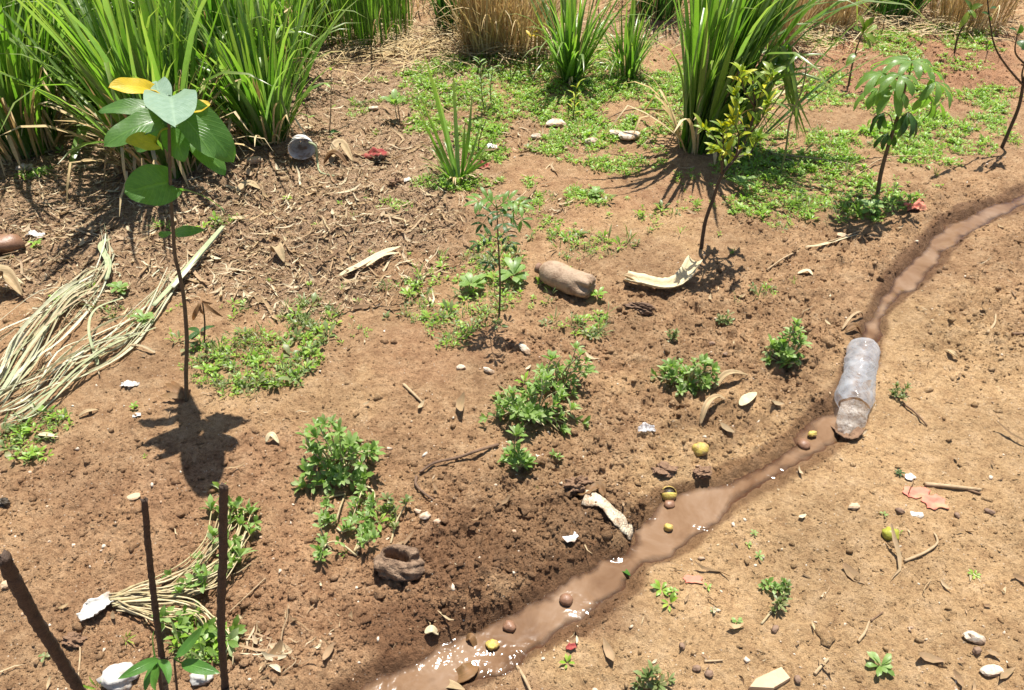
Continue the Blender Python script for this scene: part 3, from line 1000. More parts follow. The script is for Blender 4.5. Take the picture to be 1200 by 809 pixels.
def sprawl(label, lines, L, w, name='trailing_weed', cat='plant', mat='bush', stem='stem_tan', up=.03, k=6, r=.003, dens=5, dry=()):
    c = G(*lines[0][0])
    t = thing(name, label, cat, c)
    fb, sb, db = MB(), MB(), MB()
    for li, ln in enumerate(lines):
        pts = [G(x, y, up * rnd(.25, 1.1) if i else 0.002) for i, (x, y) in enumerate(ln)]
        cs = spline(pts, 14)
        tube(sb, cs, r, r * .6, 5, 14)
        tgt = db if li in dry else fb
        rosette(tgt, cs[-1], cs[-1] - cs[-3] + Vector((0, 0, .03)), L, w, k)
        for _ in range(dens):
            i = random.randint(4, 13)
            rosette(tgt, cs[i] + Vector((0, 0, .002)), cs[i + 1] - cs[i] + Vector((rnd(), rnd(), 1.3)) * .02, L * rnd(.7, 1.1), w, random.randint(3, k))
    sb.build('stem', M[stem], t)
    if fb.v:
        fb.build('foliage', M[mat], t)
    if db.v:
        db.build('withered_leaves', M['weed_grey'], t)
    return t


def tiny(label, px, py, size, k=5, prof='obov', mat='weed', name='seedling', cat='seedling', lift=.6, group=None, stemh=.5):
    """a seedling with a short stem and a few leaves"""
    c = G(px, py)
    t = thing(name, label, cat, c, group)
    sb, fb = MB(), MB()
    top = c + Vector((rnd() * .2 * size, rnd() * .2 * size, size * stemh))
    tube(sb, [c - Vector((0, 0, .004)), top], size * .05 + .0006, size * .035 + .0004, 5, 3)
    for i in range(k):
        a = 2.4 * i + rnd(-.3, .3)
        s = c.lerp(top, rnd(.55, 1))
        q = s + Vector((math.cos(a), math.sin(a), lift * rnd(-.1, 1))) * size * rnd(.55, 1)
        leaf(fb, s, q, size * .5, (0, 0, 1), prof, .2, .12, 5, 2)
    sb.build('stem', M['stem_green'], t)
    fb.build('foliage', M[mat], t)
    return t


# ------------------------------------------------------------------ grass clumps
GL = 'tall green grass clumps'
clump('tall grass clump at the edge of the picture, its dead brown base beside pale litter', 22, 172, 200, 1.15, .17, .027, .28, dead=90, group=GL)
clump('slim grass clump with bare upright canes next to the tall clump at the picture edge', 52, 160, 60, 1.0, .06, .018, .16, dead=26, group=GL)
clump('bushy grass clump standing in shade right behind the broad-leaved sapling', 196, 196, 190, 1.05, .14, .028, .27, dead=110, group=GL)
clump('grass clump with arching blades nearest the white broken cup', 312, 160, 170, .74, .10, .023, .30, dead=70, group=GL)
clump('tall upright grass clump rising between the sapling clump and the arching clump', 262, 112, 170, 1.15, .17, .028, .27, dead=40, group=GL)
clump('tall grass clump behind the slim cane clump, bright green blades leaning outward', 118, 118, 190, 1.2, .18, .028, .30, dead=40, group=GL)
clump('dense grass clump behind the others at the top corner above the cane clump', 40, 92, 170, 1.2, .22, .022, .26, dead=30, group=GL)
clump('grass clump behind the sapling clump, with long straight vertical blades', 190, 78, 190, 1.3, .22, .024, .18, dead=30, group=GL)
clump('grass clump behind the arching clump, half hidden, next to the dark reed wall', 330, 92, 150, .8, .15, .018, .28, dead=30, group=GL)
clump('big fountain of dark green grass behind the yellowing citrus sapling', 822, 170, 230, 1.15, .10, .029, .15, 'grass', dead=44, group=GL, lean=(.13, .02), g=(.3, .9))
clump('grass clump with drooping blades between pale stone and dry hedge, topmost of the mat', 668, 92, 120, .62, .06, .018, .36, dead=14, group=GL)
clump('smaller grass clump with brown base next to the drooping clump on the green mat', 734, 88, 90, .46, .06, .013, .34, dead=24, group=GL)
t = thing('grass_tuft', 'thin tuft of a few long stiff blades near the red rag', 'grass tuft', G(535, 212))
b = MB()
Y0 = G(535, 212).y
for i, (tx, ty, w_, bx) in enumerate([(497, 62, .022, 536), (492, 112, .014, 532), (531, 82, .017, 538), (553, 108, .016, 540), (486, 120, .012, 528), (520, 140, .014, 533), (545, 140, .013, 541),
                                 (566, 135, .010, 543), (510, 100, .014, 534), (580, 185, .014, 540), (576, 176, .010, 540), (504, 168, .012, 530), (585, 150, .008, 540), (513, 190, .010, 528)]):
    p, q = P(bx, 208, Y0 + rnd() * .02), P(tx, ty, Y0 + rnd() * .12)
    leaf(b, p, q, w_ * 1.15, (rnd() * .4, -1, .5), 'blade', .3, rnd(-.03, .06) - (.02 if tx < 535 else -.03), 10, 2)
for i in range(26):
    a = rnd(0, 6.28)
    blade(b, G(535, 210) + Vector((math.cos(a), math.sin(a), 0)) * .03, (math.cos(a) * .7, math.sin(a) * .7, 1), rnd(.08, .22), .011, rnd(.4, .9), 6)
b.build('foliage', M['grass'], t)
b = MB()
for i in range(22):
    a = rnd(0, 6.28)
    blade(b, G(535, 210) + Vector((math.cos(a), math.sin(a), 0)) * .025, (math.cos(a) * .8, math.sin(a) * .8, 1), rnd(.05, .15), .008, rnd(.7, 1.5), 5, 'strip')
b.build('dry_foliage', M['straw'], t)

# bent-over shock of blades beside the big fountain
c = G(905, 196)
t = thing('grass_shock', 'bent-over shock of broad grass blades hanging beside the yellowing citrus sapling', 'grass', c, None)
b = MB()
Yc = G(862, 176).y
for i in range(13):
    ln = [P(868 + rnd() * 6, 172, Yc + .02 * rnd()), P(892 + rnd() * 10, 110 + rnd() * 10, Yc + .05 * rnd()), P(917 + rnd() * 9, 62 + 14 * rnd(), Yc + .08 * rnd())]
    if i > 3:
        ln += [P(928 + 8 * rnd(), 105 + 8 * rnd(), Yc - .06 + .05 * rnd()), P(945 + 16 * rnd(), 158 + 18 * rnd(), Yc - .1 + .05 * rnd())]
    cs = spline(ln, 16)
    w_ = rnd(.018, .030)
    rows = []
    x_ = Vector((rnd(.6, 1), rnd(-.8, .2), rnd() * .2)).normalized()
    for k_, p in enumerate(cs):
        d = cs[min(k_ + 1, 16)] - cs[max(k_ - 1, 0)]
        s = (x_ - d.normalized() * x_.dot(d.normalized())).normalized()
        nr = s.cross(d.normalized())
        hw = w_ * .5 * PROF['blade'](k_ / 16.0)
        rows.append([p - s * hw + nr * hw * .4, p, p + s * hw + nr * hw * .4])
    b.grid(rows)
for i in range(5):
    blade(b, P(880 + 3 * i, 165, Yc), (.35 + .12 * i, -.1, 1), rnd(.55, .75), .024, .25, 9)
b.build('foliage', M['grass'], t)

# ------------------------------------------------------------------ growth along the far edge of the plot
GB = 'growth along the far edge of the plot'
clump('dark green reed wall at the top edge, standing behind the straw heap', 425, 36, 420, .85, .34, .011, .12, 'grass', dead=40, group=GB, name='reed_clump', cat='reeds', g=(.05, .3))
clump('thinner reed clump between the grass corner and the dark reed wall', 375, 40, 160, .8, .14, .011, .16, 'grass', dead=30, group=GB, name='reed_clump', cat='reeds', g=(.1, .4))
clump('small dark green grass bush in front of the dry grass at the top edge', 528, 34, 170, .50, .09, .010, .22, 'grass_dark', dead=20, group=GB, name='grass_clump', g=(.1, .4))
clump('bleached dry grass sheaf standing next to the small dark grass bush', 568, 60, 340, .75, .12, .009, .20, 'straw', dead=60, group=GB, name='dry_grass_sheaf', cat='dry grass', g=(.05, .8), dead_len=.5)
clump('leaning dry grass heap between the bleached sheaf and the drooping green clump', 612, 56, 380, .65, .20, .008, .45, 'straw', dead=50, group=GB, name='dry_grass_sheaf', cat='dry grass', g=(.1, .6))
clump('dry grass sheaf behind the big green fountain, next to the bent shock', 905, 52, 300, .7, .14, .008, .24, 'straw', dead=60, group=GB, name='dry_grass_sheaf', cat='dry grass', g=(.05, .4))
clump('dry grass sheaf overhanging the thin two-leaved sapling at the top edge', 970, 30, 300, .6, .17, .008, .24, 'straw', dead=60, group=GB, name='dry_grass_sheaf', cat='dry grass', g=(.1, .6))
clump('grass bush coloured dark for the shading at the top edge between two dry sheaves', 1042, 18, 260, .6, .16, .010, .25, 'grass_dark', dead=40, group=GB, g=(.1, .5))  # dark blade colour stands in for the shading between the sheaves
clump('dry grass sheaf beyond the bare branched sapling in the top corner', 1130, 28, 340, .6, .24, .008, .30, 'straw', dead=60, group=GB, name='dry_grass_sheaf', cat='dry grass', g=(.1, .6))
clump('grass bush coloured dark for the shading behind the two drooping clumps on the mat', 770, 16, 220, .6, .15, .011, .25, 'grass_dark', dead=50, group=GB, g=(.1, .5))  # shading at the far edge, painted as dark blades
b = MB()
for i in range(5200):
    px, py = rnd(-700, 1900), rnd(-75, 22)
    x, y = G0(px, py)
    if fbm(np.array([x]), np.array([y]), .9, 131)[0] < -.32 or (500 < px and py > 8 and random.random() < .5):
        continue
    p = Vector((x, y, H(x, y) - .01))
    a, s = rnd(0, 6.28), abs(random.gauss(0, .32))
    blade(b, p, (math.cos(a) * s, math.sin(a) * s, 1), rnd(.3, .9), rnd(.006, .012), rnd(.05, .6), 6, 'strip' if random.random() < .4 else 'blade')
o = b.build('dry_grass', M['straw'])
o['kind'] = 'stuff'
b = MB()
for i in range(2600):
    px, py = (rnd(-700, 480), rnd(-75, 30)) if i % 9 else (rnd(480, 1900), rnd(-75, -15))
    x, y = G0(px, py)
    p = Vector((x, y, H(x, y) - .01))
    a, s = rnd(0, 6.28), abs(random.gauss(0, .25))
    blade(b, p, (math.cos(a) * s, math.sin(a) * s, 1), rnd(.4, 1.1), rnd(.009, .018), rnd(.1, .6), 6)
o = b.build('tall_grass', M['grass'])
o['kind'] = 'stuff'
b = MB()
for i in range(1700):      # fallen straw below the reeds
    px, py = random.choice([(random.gauss(450, 55), random.gauss(62, 14)), (random.gauss(560, 70), random.gauss(60, 10)), (random.gauss(600, 70), random.gauss(56, 8)), (random.gauss(940, 40), random.gauss(45, 12)), (random.gauss(1080, 90), random.gauss(34, 8))])
    c = G(px, py, rnd(.005, .07))
    a = rnd(0, 6.28)
    d = Vector((math.cos(a), math.sin(a) * .6, rnd(-.1, .3))) * rnd(.06, .28)
    leaf(b, c - d * .5, c + d * .5, rnd(.004, .009), (0, -.3, 1), 'strip', .3, rnd(-.12, .15), 6)
o = b.build('fallen_straw', M['straw'])
o['kind'] = 'stuff'

# ------------------------------------------------------------------ broad-leaved sapling
c = G(217, 470)
Y = c.y
t = thing('broad_leaved_sapling', 'young sapling with big heart-shaped leaves, one yellow, on a thin bent stem', 'sapling', c)
b = MB()
spts = [c - Vector((0, 0, .02)), P(218, 440, Y + .01), P(219, 400, Y + .02), P(216, 355, Y + .04), P(211, 325, Y + .05), P(205, 300, Y + .06), P(203, 270, Y + .07), P(200, 232, Y + .09), P(199, 190, Y + .11), P(198, 150, Y + .13), P(196, 122, Y + .13)]
Y += .10
tube(b, spts, .0062, .0038, 8, 40, .05)
b.build('stem', M['stem_brown'], t)
top = spts[-1]


def big_leaf(mat, a, q, w, up, stalk=None, name='leaf', lobe=.16, fold=.12, arch=.08, label=None, prof='cord', wave=.035):
    """a, q: (px, py, dY) of the leaf's base and tip"""
    A, Q = P(a[0], a[1], Y + a[2]), P(q[0], q[1], Y + q[2])
    lb = MB()
    leaf(lb, A, Q, w, up, prof, fold, arch, 14, 8, lobe, wave)
    if stalk is not None:
        tube(lb, [stalk, stalk.lerp(A, .5) + Vector((0, 0, .012)), A], .0028, .002, 5, 5)
    ob = lb.build(name, M[mat], t)
    if label:
        ob['label'] = label
    return ob


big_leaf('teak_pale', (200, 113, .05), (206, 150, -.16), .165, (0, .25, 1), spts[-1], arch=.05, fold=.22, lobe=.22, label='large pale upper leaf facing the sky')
big_leaf('yellow', (176, 106, .03), (127, 103, -.03), .075, (.1, -.45, .8), spts[-1], label='yellow leaf', fold=.2)
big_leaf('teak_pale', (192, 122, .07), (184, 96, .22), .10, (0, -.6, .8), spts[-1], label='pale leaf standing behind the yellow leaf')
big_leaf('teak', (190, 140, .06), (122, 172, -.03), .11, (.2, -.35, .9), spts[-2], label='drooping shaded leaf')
big_leaf('teak', (178, 128, .10), (115, 131, .08), .07, (0, -.4, .9), spts[-2])
big_leaf('lime', (182, 168, .0), (147, 166, -.05), .065, (.3, -.6, .7), spts[-2], label='small lime yellow leaf')
big_leaf('teak', (222, 130, .08), (274, 190, .05), .125, (.5, -.75, .35), spts[-1], label='bright green leaf lit through from behind')
big_leaf('teak', (216, 138, .02), (251, 186, -.04), .085, (.35, -.55, .7), spts[-1])
big_leaf('teak', (224, 160, .09), (264, 206, .04), .085, (.4, -.6, .6), spts[-2])
big_leaf('teak', (203, 146, .08), (216, 190, .02), .10, (0, -.75, .6), spts[-2])
big_leaf('teak', (180, 150, .12), (160, 178, .09), .09, (0, -.7, .6), spts[-2])
big_leaf('yellow', (226, 128, .09), (247, 122, .10), .05, (0, -.5, .8), spts[-1], label='small yellow leaf')
big_leaf('teak', (198, 214, .0), (146, 226, -.07), .148, (.12, -.80, .55), spts[7], arch=.04, lobe=.2, label='lowest big leaf, half in sun')
big_leaf('teak', (205, 222, .0), (262, 247, -.07), .05, (.4, .5, .55), spts[7], prof='lance', lobe=0, label='leaf seen edge on')
big_leaf('teak', (203, 273, .01), (186, 277, -.02), .030, (0, -.6, .8), None, prof='obov', lobe=0)
big_leaf('teak', (203, 274, .01), (241, 270, -.02), .042, (0, -.7, .7), None, prof='ovate', lobe=0)
b = MB()
for (x, y) in [(196, 455), (203, 452), (212, 458), (190, 470), (226, 462), (206, 468)]:
    leaf(b, P(216, 466, Y - .1), G(x, y, .02), .028, (0, -.3, 1), 'ovate', .3, .1, 6, 2)
b.build('dry_base_leaf', M['brownleaf'], t)

# strap leaf bent to the ground in front of the shaded clump
mb = MB()
A = P(106, 160, Y + .6)
leaf(mb, G(110, 170, .10), G(80, 208, .01), .045, (.5, -.3, .8), 'blade', .3, .12, 8, 2)
tag(single(mb, 'fallen_frond', M['grass'], G(95, 190)), 'single broad green blade bent down to the ground in front of the shaded grass', 'frond')

# small bronze-leaved sapling beside it
c = G(239, 403)
t = thing('bronze_sapling', 'tiny sapling with drooping bronze leaves among the weeds by the bent stem', 'sapling', c)
b = MB()
tp = P(237, 352, c.y)
tube(b, [c, P(240, 378, c.y), tp], .003, .0022, 6, 6)
b.build('stem', M['stem_dark'], t)
for (x, y, w_) in [(226, 376, .026), (240, 370, .022), (262, 372, .020), (232, 362, .018), (250, 356, .016)]:
    b = MB()
    leaf(b, tp + rv(.003), P(x, y, c.y - .03), w_, (rnd() * .4, -.8, .4), 'lance', .35, .22, 8, 2)
    b.build('leaf', M['brownleaf'], t)
b = MB()
for i in range(5):
    leaf(b, c + Vector((0, 0, .05)), c + Vector((rnd(), rnd(), .7)) * .06, .028, (0, 0, 1), 'ovate', .2, .1, 6, 2)
b.build('foliage', M['darkleaf'], t)

# ------------------------------------------------------------------ yellowing citrus sapling
c = G(822, 291)
Y = c.y
t = thing('citrus_sapling', 'slender citrus sapling with yellowing top leaves on a crooked brown stem', 'sapling', c)
b = MB()
main = [c - Vector((0, 0, .02)), P(826, 262, Y), P(836, 232, Y), P(846, 205, Y), P(862, 185, Y + .02), P(876, 160, Y + .03), P(884, 125, Y + .03), P(882, 95, Y + .02)]
tube(b, main, .0078, .003, 7, 30, .06)
brs = [[main[3], P(844, 178, Y), P(836, 160, Y - .03), P(822, 150, Y - .06)], [main[3], P(848, 172, Y - .04), P(846, 148, Y - .07)], [main[4], P(866, 160, Y - .04), P(858, 140, Y - .06)],
       [main[4], P(880, 178, Y + .07), P(888, 160, Y + .1)], [main[5], P(892, 140, Y - .02), P(900, 118, Y - .05)], [main[5], P(866, 135, Y + .06), P(862, 110, Y + .08)],
       [main[6], P(896, 100, Y + .05), P(906, 86, Y + .07)], [main[3], P(858, 180, Y + .07), P(852, 150, Y + .12)], [main[6], P(872, 105, Y - .02), P(868, 84, Y - .03)],
       [main[4], P(850, 176, Y - .08), P(838, 176, Y - .12)]]
for q in brs:
    tube(b, q, .0036, .0014, 5, 9)
b.build('stem', M['stem_dark'], t)
fb, yb = MB(), MB()
for q in [main[4:]] + brs:
    cs = spline(q, 16)
    for i in range(3, 17):
        for _ in range(1 if i < 13 else 3):
            p = cs[i]
            d = (cs[i] - cs[i - 1]).normalized()
            v = (d * rnd(.2, .9) + Vector((rnd(), rnd(), rnd(-.3, .7)))).normalized()
            L = rnd(.030, .060)
            hi = p.z + .1 * rnd()
            tgt = yb if (random.random() < (.16 + (.42 if (p.x < main[3].x - .005 and i > 10) else 0) + (.20 if hi > P(880, 135, Y).z else 0))) else fb
            leaf(tgt, p, p + v * L, L * rnd(.36, .46), Vector((rnd() * .6, -.4, 1)), 'ovate', .3, .1, 6, 2)
fb.build('foliage', M['citrus'], t)
yb.build('yellow_foliage', M['citrus_y'], t)

# thin stem beside the shock
c = G(914, 206)
t = thing('thin_sapling', 'thin leaning green stem with a folded top blade under the bent grass shock', 'sapling', c)
b = MB()
tube(b, [c, P(921, 175, c.y), P(926, 140, c.y + .02), P(940, 105, c.y + .03), P(945, 72, c.y + .05), P(938, 62, c.y + .05)], .005, .0022, 6, 18)
b.build('stem', M['stem_green'], t)
b = MB()
leaf(b, P(926, 140, c.y + .02), P(908, 122, c.y - .04), .03, (0, -.5, 1), 'lance', .3, .15, 7, 2)
leaf(b, P(938, 62, c.y + .05), P(925, 76, c.y), .025, (0, -.5, 1), 'lance', .3, .15, 7, 2)
b.build('foliage', M['grass'], t)

# ------------------------------------------------------------------ cassava sapling
c = G(1029, 229)
Y = c.y
t = thing('cassava_sapling', 'cassava sapling with drooping hand-shaped leaves beside the stream bend', 'sapling', c)
b = MB()
main = [c - Vector((0, 0, .02)), P(1032, 205, Y), P(1039, 178, Y), P(1047, 152, Y), P(1056, 125, Y), P(1061, 100, Y), P(1066, 86, Y)]
tube(b, main, .009, .0045, 7, 24, .04)
b.build('stem', M['stem_brown'], t)


def palmate(at, end, droop, L, k=6, mat='cassava', w=.42):
    """a leaf of k fingers at the end of its stalk"""
    A, E = at, P(*end[:2], Y + end[2])
    lb = MB()
    tube(lb, [A, A.lerp(E, .5) + Vector((0, 0, .02)), E], .0022, .0016, 5, 6)
    out = Vector((E.x - A.x, E.y - A.y, 0))
    if out.length < .01:
        out = Vector((rnd(), -1, 0))
    a0 = math.atan2(out.y, out.x)
    L *= 1.12
    for i in range(k):
        f = (i / (k - 1) - .5) * 3.9
        a = a0 + f
        dv = Vector((math.cos(a), math.sin(a), -droop * rnd(.8, 1.25))).normalized()
        q = E + dv * L * (1.0 - .28 * abs(f) / 1.95) * rnd(.9, 1.1)
        leaf(lb, E, q, L * w, (out.normalized() * droop * .4 + Vector((0, 0, 1))), 'finger', .25, .16, 8, 2, 0, .03)
    lb.build('leaf', M[mat], t)


palmate(main[6], (1068, 72, -.03), .25, .11, 7, 'cassava')
palmate(main[6], (1050, 76, .08), .35, .105, 6)
palmate(main[6], (1082, 82, .05), .45, .11, 6)
palmate(main[5], (1034, 86, -.05), .7, .11, 6)
palmate(main[5], (1096, 96, -.05), .9, .105, 6)
palmate(main[5], (1055, 88, -.12), .6, .10, 6)
palmate(main[4], (1028, 104, .02), 1.3, .10, 6)
palmate(main[4], (1089, 112, .02), 1.6, .11, 6)
palmate(main[4], (1048, 104, -.10), 1.1, .11, 5)
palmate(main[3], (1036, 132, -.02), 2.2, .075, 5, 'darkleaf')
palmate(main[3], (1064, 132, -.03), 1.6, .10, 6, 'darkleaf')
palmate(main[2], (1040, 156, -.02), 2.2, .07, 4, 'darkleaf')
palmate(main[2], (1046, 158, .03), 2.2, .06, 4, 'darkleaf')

# bare branched sapling at the edge
c = G(1174, 173)
Y = c.y
t = thing('branched_sapling', 'thin bare sapling forking into few-leaved branches past the cassava', 'sapling', c)
b = MB()
main = [c - Vector((0, 0, .02)), P(1184, 150, Y), P(1194, 125, Y), P(1199, 100, Y), P(1204, 78, Y), P(1212, 50, Y), P(1216, 15, Y)]
tube(b, main, .0085, .004, 6, 24)
br = [[main[3], P(1180, 78, Y - .03), P(1166, 55, Y - .05), P(1160, 25, Y - .06), P(1156, -12, Y - .06)], [main[3], P(1198, 85, Y), P(1204, 66, Y - .06)], [main[4], P(1190, 62, Y - .05), P(1192, 40, Y - .08)]]
for q in br:
    tube(b, q, .005, .0022, 5, 14)
b.build('stem', M['stem_dark'], t)
b = MB()
for (p0, q0, w_) in [((1192, 42), (1182, 34), .03), ((1193, 48), (1200, 58), .05), ((1204, 66), (1196, 58), .05), ((1204, 66), (1216, 62), .05), ((1160, 25), (1150, 15), .04), ((1158, 12), (1168, 10), .03),
                     ((1212, 50), (1226, 44), .05), ((1192, 40), (1196, 28), .04), ((1166, 55), (1172, 58), .02), ((1214, 30), (1204, 20), .04), ((1156, -10), (1148, -20), .04)]:
    leaf(b, P(*p0, Y - .05), P(*q0, Y - .09), w_, (rnd() * .4, -.4, .8), 'ovate', .25, .12, 7, 2)
b.build('foliage', M['darkleaf'], t)

# sapling with a few big leaves on the red soil
c = G(995, 100)
Y = c.y
t = thing('young_sapling', 'whippy young sapling with a tuft of glossy leaves standing on bare red soil', 'sapling', c)
b = MB()
main = [c - Vector((0, 0, .02)), P(998, 80, Y), P(1003, 60, Y), P(1010, 40, Y)]
tube(b, main, .006, .003, 6, 12)
b.build('stem', M['stem_brown'], t)
b = MB()
for (q, w_) in [((1005, 18), .045), ((1026, 20), .045), ((1000, 34), .05), ((1016, 22), .04), ((1028, 30), .04), ((1026, 50), .05), ((1020, 58), .03), ((1012, 28), .05)]:
    leaf(b, main[-1] + rv(.006), P(*q, Y + rnd() * .08), w_, (0, -.6, .8), 'obov', .2, .12, 7, 2)
leaf(b, main[1] + Vector((0, 0, .08)), P(991, 78, Y - .05), .05, (-.6, -.7, .2), 'ovate', .2, .1, 7, 2)
b.build('foliage', M['citrus'], t)
c = G(1119, 64)
Y = c.y
t = thing('young_sapling', 'short leaning sapling with two leaves near the dry hedge, beside a damp patch', 'sapling', c)
b = MB()
main = [c - Vector((0, 0, .02)), P(1122, 45, Y), P(1131, 26, Y), P(1136, 12, Y)]
tube(b, main, .006, .003, 6, 12)
b.build('stem', M['stem_dark'], t)
b = MB()
for (q, w_) in [((1123, 34), .05), ((1152, 6), .05), ((1130, 0), .05), ((1144, 22), .04)]:
    leaf(b, main[-1] + rv(.01), P(*q, Y - .04), w_, (0, -.7, .7), 'ovate', .2, .1, 7, 2)
b.build('foliage', M['citrus'], t)

# pinnate sapling
c = G(585, 368)
Y = c.y
t = thing('pinnate_sapling', 'upright seedling with feathery pinnate leaves near the mud-coated bottle', 'sapling', c)
b = MB()
tube(b, [c - Vector((0, 0, .02)), P(586, 330, Y), P(584, 285, Y), P(582, 240, Y)], .0042, .002, 6, 16)
tp = P(582, 243, Y)
b.build('stem', M['stem_brown'], t)


def pinnate(A, E, k, L, w, mat='darkleaf'):
    b = MB()
    cs = spline([A, A.lerp(E, .5) + Vector((0, 0, .02)), E], 2 * k)
    tube(b, cs, .0016, .0008, 4, 8)
    for i in range(2, 2 * k + 1, 2):
        d = (cs[i] - cs[i - 1]).normalized()
        s = d.cross(Vector((0, -.3, 1))).normalized()
        for sg in (-1, 1):
            leaf(b, cs[i], cs[i] + (s * sg + d * .6 + Vector((0, 0, -.15))).normalized() * L, w, (0, -.2, 1), 'lance', .2, .1, 5, 2)
    leaf(b, cs[-1], cs[-1] + (cs[-1] - cs[-2]).normalized() * L, w, (0, -.2, 1), 'lance', .2, .1, 5, 2)
    b.build('leaf', M[mat], t)


for (a, e, k, L) in [((582, 244), (560, 236, -.02), 5, .040), ((582, 244), (610, 240, -.03), 5, .040), ((582, 246), (611, 258, -.05), 4, .036), ((583, 254), (566, 262, -.05), 4, .034), ((583, 250), (590, 262, -.1), 4, .034),
                     ((584, 280), (560, 285, -.03), 4, .030), ((584, 278), (598, 285, -.05), 4, .030), ((583, 252), (602, 262, .07), 4, .03), ((582, 243), (578, 234, .06), 4, .03), ((584, 310), (574, 308, -.04), 2, .03)]:
    pinnate(P(*a, Y), P(e[0], e[1], Y + e[2]), max(2, k - 1), L * 1.2, L * .60, 'cassava' if a[1] < 248 else 'darkleaf')

# further small saplings
def whip(label, px, py, top, n, L, w, mat='citrus', name='seedling', cat='seedling', r=.003, span=(.25, 1.0), prof='lance', bend=3):
    c = G(px, py)
    t = thing(name, label, cat, c)
    b = MB()
    tp = P(top[0], top[1], c.y)
    pts = [c - Vector((0, 0, .01)), c.lerp(tp, .4) + Vector((rnd() * .004 * bend, rnd() * .004 * bend, 0)), tp]
    tube(b, pts, r, r * .5, 5, 9)
    b.build('stem', M['stem_brown'], t)
    cs = spline(pts, 30)
    b = MB()
    for i in range(n):
        f = span[0] + (span[1] - span[0]) * (i + rnd(0, 1)) / n
        p = cs[int(min(29, f * 30))]
        a = 2.4 * i + rnd(-.4, .4)
        leaf(b, p, p + Vector((math.cos(a), math.sin(a), rnd(.1, .9))).normalized() * L * rnd(.7, 1.1), w, (0, -.2, 1), prof, .25, .1, 5, 2)
    b.build('foliage', M[mat], t)


whip('leafy upright seedling with two shoots at the edge of the bright green mat', 568, 132, (562, 68), 26, .05, .016, 'bush')
whip('slimmer leafy shoot next to the two-shoot seedling on the green mat', 576, 124, (578, 78), 22, .04, .014, 'bush')
whip('sparse seedling with a dark thin stem rising beside the thin grass tuft', 560, 180, (572, 134), 9, .04, .014, 'citrus')
whip('reddish leaved seedling on the green mat above the pale stone', 672, 138, (676, 98), 14, .05, .014, 'citrus_y')
whip('thin seedling with an orange leaf in front of the dry heap', 622, 86, (624, 36), 4, .06, .03, 'yellow', span=(.8, 1))
whip('small drooping seedling with broad leaves below the straw heap', 466, 140, (462, 116), 7, .075, .045, 'bush', prof='ovate', span=(.7, 1))
whip('bare green shoot standing in the litter near the arching grass clump', 385, 158, (388, 80), 3, .05, .02, 'weed', span=(.5, 1))
whip('short thin shoot in the litter close to the arching grass clump', 362, 152, (356, 112), 3, .04, .018, 'weed', span=(.4, 1))
whip('feathery leaved weed growing in front of the slim cane clump', 100, 165, (88, 78), 90, .075, .013, 'weed', name='feathery_weed', cat='weed', span=(.2, 1), r=.005)
whip('second feathery weed, between the cane clump and the yellow leaf', 130, 170, (112, 92), 80, .07, .013, 'weed', name='feathery_weed', cat='weed', span=(.2, 1), r=.005)

# ------------------------------------------------------------------ leafy weeds on the planted side
bush('round bushy weed with dense pale-edged leaves, largest and nearest the wooden stakes', 398, 552, .112, .085, .115, 46, .038, .017)
bush('wide spreading weed patch with bare tan stems, below the pinnate seedling', 622, 488, .125, .085, .085, 50, .034, .016, bare=.12)
bush('upper lobe of leggy weeds leaning over the wide spreading patch', 655, 452, .085, .06, .095, 24, .034, .015, bare=.12, lean=(.25, 0))
bush('compact bushy weed between the wide spreading patch and the bottle in the stream', 806, 448, .088, .06, .070, 32, .032, .015)
bush('upright bushy weed nearest the clear bottle, with curled pale lower leaves', 918, 424, .058, .045, .115, 26, .034, .017)
bush('small leafy weed standing alone below the wide spreading patch', 607, 548, .034, .03, .075, 11, .034, .016)
bush('tiny two-shoot weed next to the small leafy weed', 652, 538, .016, .014, .028, 4, .022, .011, k=5)
bush('small weed with broad leaves near the yellow split fruit on the clods', 788, 398, .02, .02, .02, 5, .025, .011, k=5, mat='weed_grey')
bush('flat weed rosette close to the upright bushy weed, on clods above it', 848, 380, .022, .018, .018, 6, .022, .010, k=5, mat='weed_grey')
sprawl('leggy weed trailing over the soil from the round bushy weed to the rotten shell', [
    [(405, 580), (385, 590), (386, 612)], [(405, 580), (400, 600), (392, 618), (380, 610)], [(430, 570), (424, 590), (414, 612)], [(430, 570), (440, 585), (436, 605)], [(395, 620), (404, 628), (418, 620)],
    [(415, 648), (425, 632), (430, 615)], [(415, 648), (432, 645), (440, 640)], [(418, 652), (400, 645), (385, 640), (378, 655)], [(418, 650), (424, 630), (436, 625)]], .030, .013, dens=4)
sprawl('withered weed shoot on a tan stalk between the rotten shell and the white crumbs', [[(458, 638), (466, 615), (478, 596)], [(466, 615), (462, 600), (455, 594)]], .028, .012, mat='weed_grey', dens=3)
sprawl('two-leaved green shoot lying on the soil near the trailing weed', [[(388, 645), (382, 638), (378, 628)], [(388, 645), (382, 652), (378, 660)]], .028, .014, dens=1, k=3)
